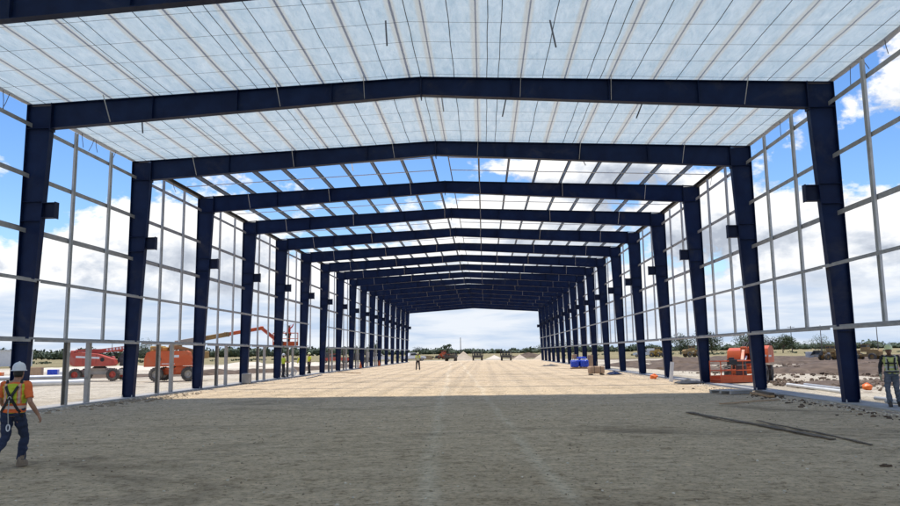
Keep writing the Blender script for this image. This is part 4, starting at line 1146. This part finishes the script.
# timbers stacked in front of the second right column
G2 = 'boards stacked by the second right column'
for k, (dx_, dy_, dz_, rz, L, mt, lb) in enumerate((
        (0, 0, .0, -.15, 2.2, 'timber', 'lowest dark board of the stack before the second right column, nearest the hall'),
        (.28, .12, .0, -.1, 2.4, 'rust', 'lowest dark board of the stack before the second right column, nearest the wall'),
        (.12, .05, .072, -.22, 2.0, 'rust', 'top board of the dark stack before the second right column'))):
    o = MB().box((0, 0, .035), (.2, L, .07)).build('timber_board', M[mt], None, (11.95 + dx_, 27.9 + dy_, .012 + dz_), rz + .1); tag(o, lb, 'board', G2)
m = MB()
for k in range(3): m.box((0, -.5 + .5 * k, .05), (1.1, .1, .1))
for k in range(6): m.box((-.48 + .19 * k, 0, .112), (.12, 1.2, .022))
o = m.build('pallet', M['stud'], None, (11.4, 29.6, .012), .5); tag(o, 'worn grey pallet lying on the floor before the second right column', 'pallet')
# long grey lengths on the ground along the right wall
G3 = 'grey lengths along the right wall'
for k, (p, q, r, mt, lb) in enumerate((
        ((16.2, 34.4), (15.9, 29.4), .07, 'steel_pipe', 'grey pipe on the bright ground outside the first right bay, farther from wall'),
        ((15.6, 34.8), (15.2, 28.8), .07, 'pvc', 'pale pipe on the bright ground outside the first right bay, nearer the wall'),
        ((13.9, 23.2), (14.4, 17.5), .05, 'strut', 'pale steel length at the feet of the man in lime helmet'),
        ((14.3, 24.6), (14.9, 18.0), .06, 'steel_pipe', 'grey pipe behind the feet of the man in lime helmet'))):
    p, q = Vector((*p, 0)), Vector((*q, 0)); c = (p + q) / 2
    m = MB(); m.tube([p - c + Vector((0, 0, r)), q - c + Vector((0, 0, r))], r, 12); o = m.build('pipe_length', M[mt], None, (c.x, c.y, .03 if k > 1 else 0), smooth=True); tag(o, lb, 'pipe', G3)
# blue wrapped stacks
for k, (x, y, h, lb) in enumerate(((10.6, 72.8, .72, 'left'), (11.45, 72.6, .74, 'right'), (11.5, 74.6, 1.05, 'tall'))):
    t = thing('wrapped_pallet', (x, y, 0), {'left': 'blue plastic wrapped stack, left one of the front pair by the right columns', 'right': 'blue plastic wrapped stack, right one of the front pair by the right columns',
              'tall': 'taller blue wrapped stack behind the front pair'}[lb], 'wrapped stack', .1 * k, 'blue wrapped stacks')
    m = MB(); m.rbox((0, 0, .12 + h / 2), (.76, .9, h - .1), .07, seg=3); w_ = remesh(m, .05, 1, .05, 5.0); w_.build('wrapping', M['blue_wrap'], t, smooth='all')
    m = MB()
    for q in (-.42, 0, .42): m.box((0, q, .05), (.8, .1, .1))
    m.build('pallet_base', M['timber'], t)
    m = MB()
    for q in range(4): m.lathe([(.08, 0), (.09, .08), (.04, .13), (.03, .16)], (-.27 + .18 * q, -.2 + .1 * (q % 2), h + .06), n=10)
    if lb != 'tall': m.build('cover', M['pvc'], t, smooth=True)
for x, y, h, lb in ((10.9, 75.3, 1.35, 'brown carton standing behind the blue wrapped stacks, left'), (12.3, 74.2, 1.3, 'brown carton tilted behind the blue wrapped stacks, right')):
    o = MB().rbox((0, 0, h / 2), (.4, .4, h), .03).build('carton', M['cardboard'], None, (x, y, 0), .3); tag(o, lb, 'carton', 'cartons behind the blue stacks')
# brown crate with straps
t = thing('crate', (9.85, 53.9, 0), 'brown banded crate with an upright handle on sunny floor beside the blue stacks', 'crate', .15)
m = MB(); m.rbox((0, 0, .43), (1.25, .95, .62), .1, seg=3); m.build('carton', M['cardboard'], t, smooth=True)
m = MB()
for q in (-.5, .5): m.box((q, 0, .05), (.12, 1.0, .1))
for q in (-.3, .25): m.box((q, 0, .43), (.05, .965, .635))
m.build('band', M['rust'], t)
MB().tube([(.05, 0, .74), (.05, .02, 1.15)], .03, 8).build('handle', M['dark_grey'], t)
t.scale = (.82, .82, .82)
o = MB().rbox((0, 0, .3), (.5, .9, .6), .04).build('concrete_block', M['concrete'], None, (-12.55, 45.3, .03), .2); tag(o, 'grey concrete block beside the foot of the fourth left column', 'block')
# wire coil by the workers
m = MB(); rn = random.Random(5)
for k in range(9):
    a0 = rn.random() * 6; r0_ = rn.uniform(.28, .5); pts = []; tl = rn.uniform(-.5, .5)
    for q in range(19):
        a = a0 + 2 * PI * q / 18; pts.append((r0_ * math.cos(a) + .06 * k - .3, .25 * math.sin(a) * tl + .1 * (k % 3), max(.03, .32 + r0_ * .75 * math.sin(a))))
    m.tube(pts, .022, 6)
o = m.build('wire_coil', M['strut'], None, (-13.75, 59.9, 0), .3, smooth=True); tag(o, 'loose pale wire coils on the ground beside the yellow jacketed worker', 'coil')
# orange cones far down the left wall
def cone(label, loc):
    t = thing('traffic_cone', loc, label, 'cone', 0, 'orange cones along the left wall')
    m = MB(); m.box((0, 0, .02), (.42, .42, .04)); m.lathe([(.17, .04), (.04, .72), (.02, .74)], (0, 0, 0), n=14); m.build('cone', M['orange_plastic'], t, smooth=True)
    MB().lathe([(.125, .26), (.09, .44)], (0, 0, 0), n=14).build('band', M['reflective'], t)
cone('orange cone by the tenth left column', (-12.75, 88.5, .03)); cone('orange cone by the twelfth left column', (-12.7, 104, .03))
# ------------------------------------------------------------------ stock lying outside the left wall
G4 = 'pale pipes lying outside the left wall'
for k, (p, q, r, mt, lb) in enumerate((
        ((-31.5, 42.6), (-23.6, 47.2), .22, 'pvc', 'nearest thick pale pipe outside the first left bay'),
        ((-31.8, 43.5), (-23.9, 48.0), .22, 'pvc', 'second thick pale pipe outside the first left bay, just behind the nearest'),
        ((-31.0, 45.2), (-24.6, 48.9), .2, 'steel_pipe', 'grey pipe just behind the two thick pale pipes'),
        ((-39.0, 55.5), (-30.6, 60.2), .22, 'steel_pipe', 'grey pipe of the back row below the red lift'),
        ((-39.3, 56.6), (-31.0, 61.2), .22, 'pvc', 'pale pipe of the back row below the red lift'))):
    p, q = Vector((*p, 0)), Vector((*q, 0)); c = (p + q) / 2; r *= .8
    m = MB(); n_ = 16; m.tube([p - c + Vector((0, 0, r)), q - c + Vector((0, 0, r))], r, n_, False); m.tube([p - c + Vector((0, 0, r)), q - c + Vector((0, 0, r))], r * .86, n_, False)
    o = m.build('pipe', M[mt], None, c, smooth=True); tag(o, lb, 'pipe', G4)
for k, (x, y, dx_, dz_, mt, lb) in enumerate(((-43.6, 72.0, 1.5, .55, 'timber', 'brown crate on the yard left of the other crates'), (-41.9, 71.6, 1.3, .75, 'cardboard', 'tall tan crate on the yard between brown crates'),
        (-40.2, 71.8, .9, .5, 'blue_wrap', 'small blue crate on the yard right of the tan one'), (-38.7, 71.4, 1.1, .3, 'white', 'low white crate on the yard right of the blue one'), (-46.0, 71.0, 2.2, .3, 'orange_plastic', 'low orange crate, leftmost on the yard'))):
    t = thing('crate', (x, y, 0), lb, 'crate', .3, 'crates on the yard outside the left wall')
    m = MB(); m.rbox((0, 0, .1 + dz_ / 2), (dx_, .9, dz_), .03); m.build('box', M[mt], t)
    m = MB()
    for q in (-.35, 0, .35): m.box((0, q, .05), (dx_, .1, .099))
    m.build('pallet_base', M['timber'], t)
# white site cabin at the left edge
t = thing('site_cabin', (-92, 138, 0), 'long white ribbed metal cabin at the far left edge', 'cabin', .55)
m = MB(); m.box((0, 0, 1.75), (15, 3.4, 3.0))
for k in range(46): m.box((-7.3 + k * .325, -1.72, 1.75), (.1, .05, 2.9))
m.build('wall', M['white'], t)
MB().box((0, 0, 3.32), (15.3, 3.8, .12)).build('roof', M['galv'], t)
m = MB(); m.box((4.6, -1.76, 1.25), (1.0, .06, 2.1)); dr = m.build('door', M['cream_grey'], t); MB().box((5.0, -1.81, 1.2), (.06, .04, .2)).build('handle', M['dark_grey'], dr)
m = MB(); 
for k in range(6): m.box((-6.5 + k * 2.6, 0, .125), (.4, 2.6, .25))
m.build('footing', M['concrete'], t)
# grey wrapped blocks on the right yard
for k in range(3):
    t = thing('grey_pallet_stack', (47.3 + .95 * k, 107.0 - .3 * k, 0), ('leftmost', 'middle', 'rightmost')[k] + ' of three grey stacks on the field left of the nearest right column', 'stack', .1, 'grey stacks on the field')
    t.name = 'block_stack'
    m = MB(); m.rbox((0, 0, .62), (.8, .9, 1.0), .04); m.build('blocks', M['steel_pipe'], t); MB().box((0, 0, .055), (.86, .96, .11)).build('pallet_base', M['timber'], t)
# stacks of timber in the far middle
for x, y, w_, lb in ((-16, 190, 4.2, 'brown timber stack behind the white pickup'), (-12.4, 186, 3.2, 'low brown timber stack left of the orange loader')):
    t = thing('timber_stack', (x, y, 0), lb, 'stack', .1, 'timber stacks beyond the open far end')
    m = MB()
    for k in range(3): m.box((0, 0, .25 + .3 * k), (w_ - .5 * k, 1.6, .26))
    m.build('planks', M['timber'], t); m = MB(); m.box((-w_ / 3, 0, .06), (.15, 1.6, .12)); m.box((w_ / 3, 0, .06), (.15, 1.6, .12)); m.build('bearer', M['timber'], t)
# ------------------------------------------------------------------ poles
def pole(label, x, y, h, arms=1, group='utility poles along the right horizon', rz=0.0):
    t = thing('utility_pole', (x, y, 0), label, 'pole', rz, group)
    MB().tube([(0, 0, 0), (0, 0, h)], [.17, .11], 10).build('shaft', M['wood_pole'], t, smooth=True)
    if arms:
        m = MB(); m.box((0, -.16, h - .5), (2.4, .1, .12))
        for q in (-1.1, -.5, .5, 1.1): m.lathe([(.05, 0), (.06, .1), (.03, .16)], (q, -.16, h - .44), n=8)
        m.build('crossarm', M['wood_pole'], t)
PP = [(110.5, 270, 9.4, 'leftmost utility pole on the right horizon, seen right of the hood of the orange lift'), (119, 266, 9.4, 'utility pole second from left on the right horizon, left of nearest right column'),
      (125.5, 262, 9.4, 'utility pole just left of the nearest right column'), (134.0, 258, 9.4, 'utility pole close behind the nearest right column'),
      (146.6, 250, 9.2, 'thin utility pole first to the right of the nearest right column'), (149.6, 250, 9.8, 'tall utility pole second to the right of the nearest right column'),
      (153.5, 250, 8.9, 'short utility pole above and left of the lime helmet'), (158.5, 250, 9.6, 'tall utility pole with crossarm above the lime helmet')]
for x, y, h, lb in PP: pole(lb, x, y, h)
pole('tall thin pole beyond the far end right of the lone tree', -6.3, 262, 6.9, 0, 'poles beyond the hall')
pole('thin pole on the left horizon behind the red lift', -150, 300, 7.2, 0, 'poles beyond the hall')
# ------------------------------------------------------------------ trees
def leaves(m, c, r, n, s, rn):
    for _ in range(n):
        while True:
            p = Vector((rn.uniform(-1, 1), rn.uniform(-1, 1), rn.uniform(-1, 1)))
            if .25 < p.length < 1: break
        p = Vector((c[0] + p.x * r[0], c[1] + p.y * r[1], c[2] + p.z * r[2]))
        u = Vector((rn.gauss(0, 1), rn.gauss(0, 1), rn.gauss(0, 1))).normalized(); v = u.orthogonal().normalized(); k = s * rn.uniform(.5, 1.3)
        u, v = u * k, v * k * .6
        m.add([p - u, p - v, p + u, p + v], [(0, 1, 2, 3)])
def tree(label, x, y, h, w_, seed, blobs=9, mat='leaf', trunk=.35, group='trees beyond the building'):
    rn = random.Random(seed); t = thing('tree', (x, y, 0), label, 'tree', rn.random() * 6, group)
    m = MB(); m.tube([(0, 0, -.1), (.05, 0, h * trunk * .6), (.1, .05, h * .7)], [.035 * h, .026 * h, .01 * h], 8)
    cr = MB()
    for k in range(blobs):
        a = rn.random() * 6.28; q = rn.random() ** .5; zz_ = rn.uniform(trunk + .1, .9)
        e = 1 - .5 * abs(zz_ - .6) / .4
        c = (math.cos(a) * q * w_ * .38 * e, math.sin(a) * q * w_ * .38 * e, h * zz_); r = w_ * rn.uniform(.13, .24)
        m.tube([(.05, 0, h * trunk * rn.uniform(.8, 1.3)), (c[0] * .6, c[1] * .6, c[2] * .9), c], [.012 * h, .008 * h, .003 * h], 6)
        leaves(cr, c, (r, r, r * .75), 110, h * .035, rn)
    m.build('trunk', M['bark'], t, smooth=True); cr.build('crown', M[mat], t)
tree('lone two-headed tree beyond the open far end left of the thin pole', -8.4, 215, 4.6, 3.6, 31, 5, 'leaf', .55)
for k, (x, y, h, w_, lb) in enumerate(((79, 258, 8.0, 15, 'broad tree behind the fourth right column'), (66.5, 250, 6.6, 11, 'round tree just left of the fourth right column'),
        (92, 262, 6.4, 12, 'low broad tree between the third and fourth right columns'), (101.0, 268, 5.6, 10, 'small tree behind the lowered orange basket'), (106.5, 268, 6.4, 10, 'tree above the hood of the right orange lift'),
        (125, 280, 5.8, 11, 'small dark tree left of the nearest right column'), (22, 240, 3.9, 10, 'dark tree left of the last right column'), (29, 236, 4.8, 11, 'taller dark tree behind the last right columns'),
        (-24.0, 290, 3.5, 9, 'dark tree right beside the last left column'), (-150, 330, 8.6, 16, 'dark tree right of the red lift on the horizon'))):
    tree(lb, x, y, h, w_, 50 + k, 16, 'leaf' if k < 8 else 'leaf_far', .22)
rn = random.Random(11); tl = MB()
for k in range(420):
    a = -.95 + 1.95 * (k + rn.random()) / 420 ; d = rn.uniform(820, 900) + 40 * abs(a)
    x, y = d * math.sin(a) , d * math.cos(a)
    hh = (7.2 + 2.0 * noise.noise(Vector((a * 9, 0, 1))) + 1.6 * noise.noise(Vector((a * 40, 3, 1)))) * (1.45 if a < -.14 else 1.0)
    if noise.noise(Vector((a * 60, 9, 2))) < -.5: continue
    if abs(a + .03) < .11: hh *= .8
    hh = max(3.4, hh * rn.uniform(.6, 1.2) * (1 + .35 * noise.noise(Vector((a * 25, 5, 7))))); w_ = rn.uniform(4.5, 8.5)
    tl.ball((x, y, hh * .42), (w_ * .8, w_ * .8, hh * .46), 1, .5, k)
    leaves(tl, (x, y, hh * .52), (w_, w_, hh * .5), 46, 1.7, rn)
o = tl.build('treeline', M['leaf_far']); o['kind'] = 'stuff'; o['label'] = 'dark green belt of distant trees along the horizon'
rn = random.Random(12); sc_ = MB()
for k in range(160):
    x, y = rn.uniform(-170, 190), rn.uniform(215, 290)
    if abs(x) < 6: continue
    hh = rn.uniform(.3, .8); leaves(sc_, (x, y, hh * .45), (hh * 1.5, hh * 1.5, hh * .5), 26, .3, rn)
o = sc_.build('scrub', M['leaf']); o['kind'] = 'stuff'; o['label'] = 'low scrub scattered over the far field'

berm('soil_bank', [(24, 62), (40, 59), (58, 62), (80, 60)], 2.0, .55, M['soil'], 31)
berm('soil_bank', [(21, 88), (36, 86), (60, 88), (90, 84)], 2.4, .6, M['soil'], 32)
berm('soil_bank', [(34, 128), (70, 124), (120, 132)], 4.0, .7, M['soil'], 33)
# ------------------------------------------------------------------ sky, sun, camera
SUN_DIR = Vector((-.06, .12, 1.0)).normalized()        # towards the sun
el = math.asin(SUN_DIR.z); az = math.atan2(SUN_DIR.x, SUN_DIR.y)
CLOUD_OFF = (.3, .9, .2); CLOUD_GAIN = (6.4, 6.4, 6.4); EXPOSURE = 0.46
w = bpy.data.worlds.new('World'); scene.world = w; w.use_nodes = True
nt = w.node_tree; nt.nodes.clear()
out = nt.nodes.new('ShaderNodeOutputWorld'); bg = nt.nodes.new('ShaderNodeBackground')
nt.links.new(bg.outputs[0], out.inputs[0])
sky = nt.nodes.new('ShaderNodeTexSky'); sky.sky_type = 'NISHITA'; sky.sun_disc = False
sky.sun_elevation = el; sky.sun_rotation = az; sky.air_density = 1.0; sky.dust_density = .4; sky.ozone_density = 2.5
bg.inputs["Strength"].default_value = .12
tc = nt.nodes.new('ShaderNodeTexCoord').outputs['Generated']
sp = nt.nodes.new('ShaderNodeSeparateXYZ'); nt.links.new(tc, sp.inputs[0])
dx, dy, dz = sp.outputs
zz = math_n(nt, 'MAXIMUM', dz, 0.0)
def cloud_uv(off, zoff, kz):
    den = math_n(nt, 'ADD', zz, zoff)
    cb = nt.nodes.new('ShaderNodeCombineXYZ')
    nt.links.new(math_n(nt, 'DIVIDE', dx, den), cb.inputs[0]); nt.links.new(math_n(nt, 'DIVIDE', dy, den), cb.inputs[1])
    nt.links.new(math_n(nt, 'MULTIPLY_ADD', zz, kz, off), cb.inputs[2])
    return cb.outputs[0]
# the billowing cumulus: noise on direction, stretched sideways
cu = scaled(nt, tc, (1.0, 1.0, 1.7), CLOUD_OFF)
cu2 = scaled(nt, tc, (1.0, 1.0, 1.7), (CLOUD_OFF[0] - .01, CLOUD_OFF[1] - .015, CLOUD_OFF[2] + .045))
n1 = noise_tex(nt, cu, 3.8, 11, .60, .15)
n2 = noise_tex(nt, cu2, 3.8, 11, .60, .15)
# coverage falls with height: thick bank low, blue with strays above
mr = nt.nodes.new('ShaderNodeMapRange'); nt.links.new(zz, mr.inputs[0])
mr.inputs[1].default_value = .09; mr.inputs[2].default_value = .32; mr.inputs[3].default_value = .122; mr.inputs[4].default_value = -.03
fw = nt.nodes.new('ShaderNodeMapRange'); nt.links.new(dy, fw.inputs[0]); fw.inputs[1].default_value = .86; fw.inputs[2].default_value = .97; fw.inputs[3].default_value = -.012; fw.inputs[4].default_value = .05
cov = math_n(nt, 'ADD', n1, math_n(nt, 'ADD', mr.outputs[0], fw.outputs[0]))
mask = ramp(nt, cov, [(.525, 0.0), (.562, 1.0)])
# light and shade inside the clouds
sh = math_n(nt, 'SUBTRACT', n1, n2)
lit = math_n(nt, 'MULTIPLY_ADD', sh, 6.5, .60, clamp=True)
thick = ramp(nt, cov, [(.56, 1.0), (.80, .55)])
lit = math_n(nt, 'MULTIPLY', lit, thick)
ccol = ramp(nt, lit, [(.0, (.46, .51, .60)), (.35, (.68, .73, .81)), (.72, (1.06, 1.06, 1.06))])
ccol = mix(nt, 1.0, ccol, CLOUD_GAIN, 'MULTIPLY')
# base sky, deepened
hs = nt.nodes.new('ShaderNodeHueSaturation'); hs.inputs['Hue'].default_value = .508; hs.inputs['Saturation'].default_value = 1.27; hs.inputs['Value'].default_value = 1.12
nt.links.new(sky.outputs[0], hs.inputs['Color'])
c = mix(nt, mask, hs.outputs[0], ccol)
# thin grey streaks and pale air near the horizon
st = noise_tex(nt, scaled(nt, tc, (2.2, 2.2, 17.0), (1.3, .2, .4)), 2.6, 7, .6, .4)
pale = mix(nt, ramp(nt, st, [(.38, 0.0), (.62, 1.0)]), (.54, .66, .84), (.82, .87, .94))
pale = mix(nt, 1.0, pale, CLOUD_GAIN, 'MULTIPLY')
mh = nt.nodes.new('ShaderNodeMapRange'); nt.links.new(math_n(nt, 'MULTIPLY_ADD', st, .05, zz), mh.inputs[0]); mh.interpolation_type = 'SMOOTHSTEP'
mh.inputs[1].default_value = .075; mh.inputs[2].default_value = .125; mh.inputs[3].default_value = 1.0; mh.inputs[4].default_value = 0.0
c = mix(nt, mh.outputs[0], c, pale)
nt.links.new(c, bg.inputs[0])

ld = bpy.data.lights.new('Sun', 'SUN'); ld.energy = 3.4; ld.angle = R(3.5); ld.color = (1.0, .965, .915)
lo = bpy.data.objects.new('Sun', ld); col.objects.link(lo)
lo.rotation_euler = (-SUN_DIR).to_track_quat('-Z', 'Y').to_euler(); lo.location = (0, 0, 60)

cd = bpy.data.cameras.new('Camera'); cam = bpy.data.objects.new('Camera', cd); col.objects.link(cam)
yaw, pitch, roll = .0438, .1331, -.0139
r0 = Vector((math.cos(yaw), math.sin(yaw), 0)); f0 = Vector((-math.sin(yaw), math.cos(yaw), 0)); Z = Vector((0, 0, 1))
F = f0 * math.cos(pitch) + Z * math.sin(pitch); U0 = Z * math.cos(pitch) - f0 * math.sin(pitch)
rt = r0 * math.cos(roll) + U0 * math.sin(roll); up = U0 * math.cos(roll) - r0 * math.sin(roll)
mw = Matrix((rt, up, -F)).transposed().to_4x4(); mw.translation = (1.935, 0, 1.71)
cam.matrix_world = mw
cd.sensor_width = 36; cd.lens = 744 * 36 / 900; cd.clip_start = .1; cd.clip_end = 9000
scene.camera = cam
scene.view_settings.view_transform = 'Standard'; scene.view_settings.look = 'None'
scene.view_settings.exposure = EXPOSURE; scene.view_settings.gamma = 1; scene.view_settings.use_curve_mapping = False
scene.cycles.max_bounces = 8; scene.cycles.diffuse_bounces = 4; scene.cycles.glossy_bounces = 3; scene.cycles.transmission_bounces = 4
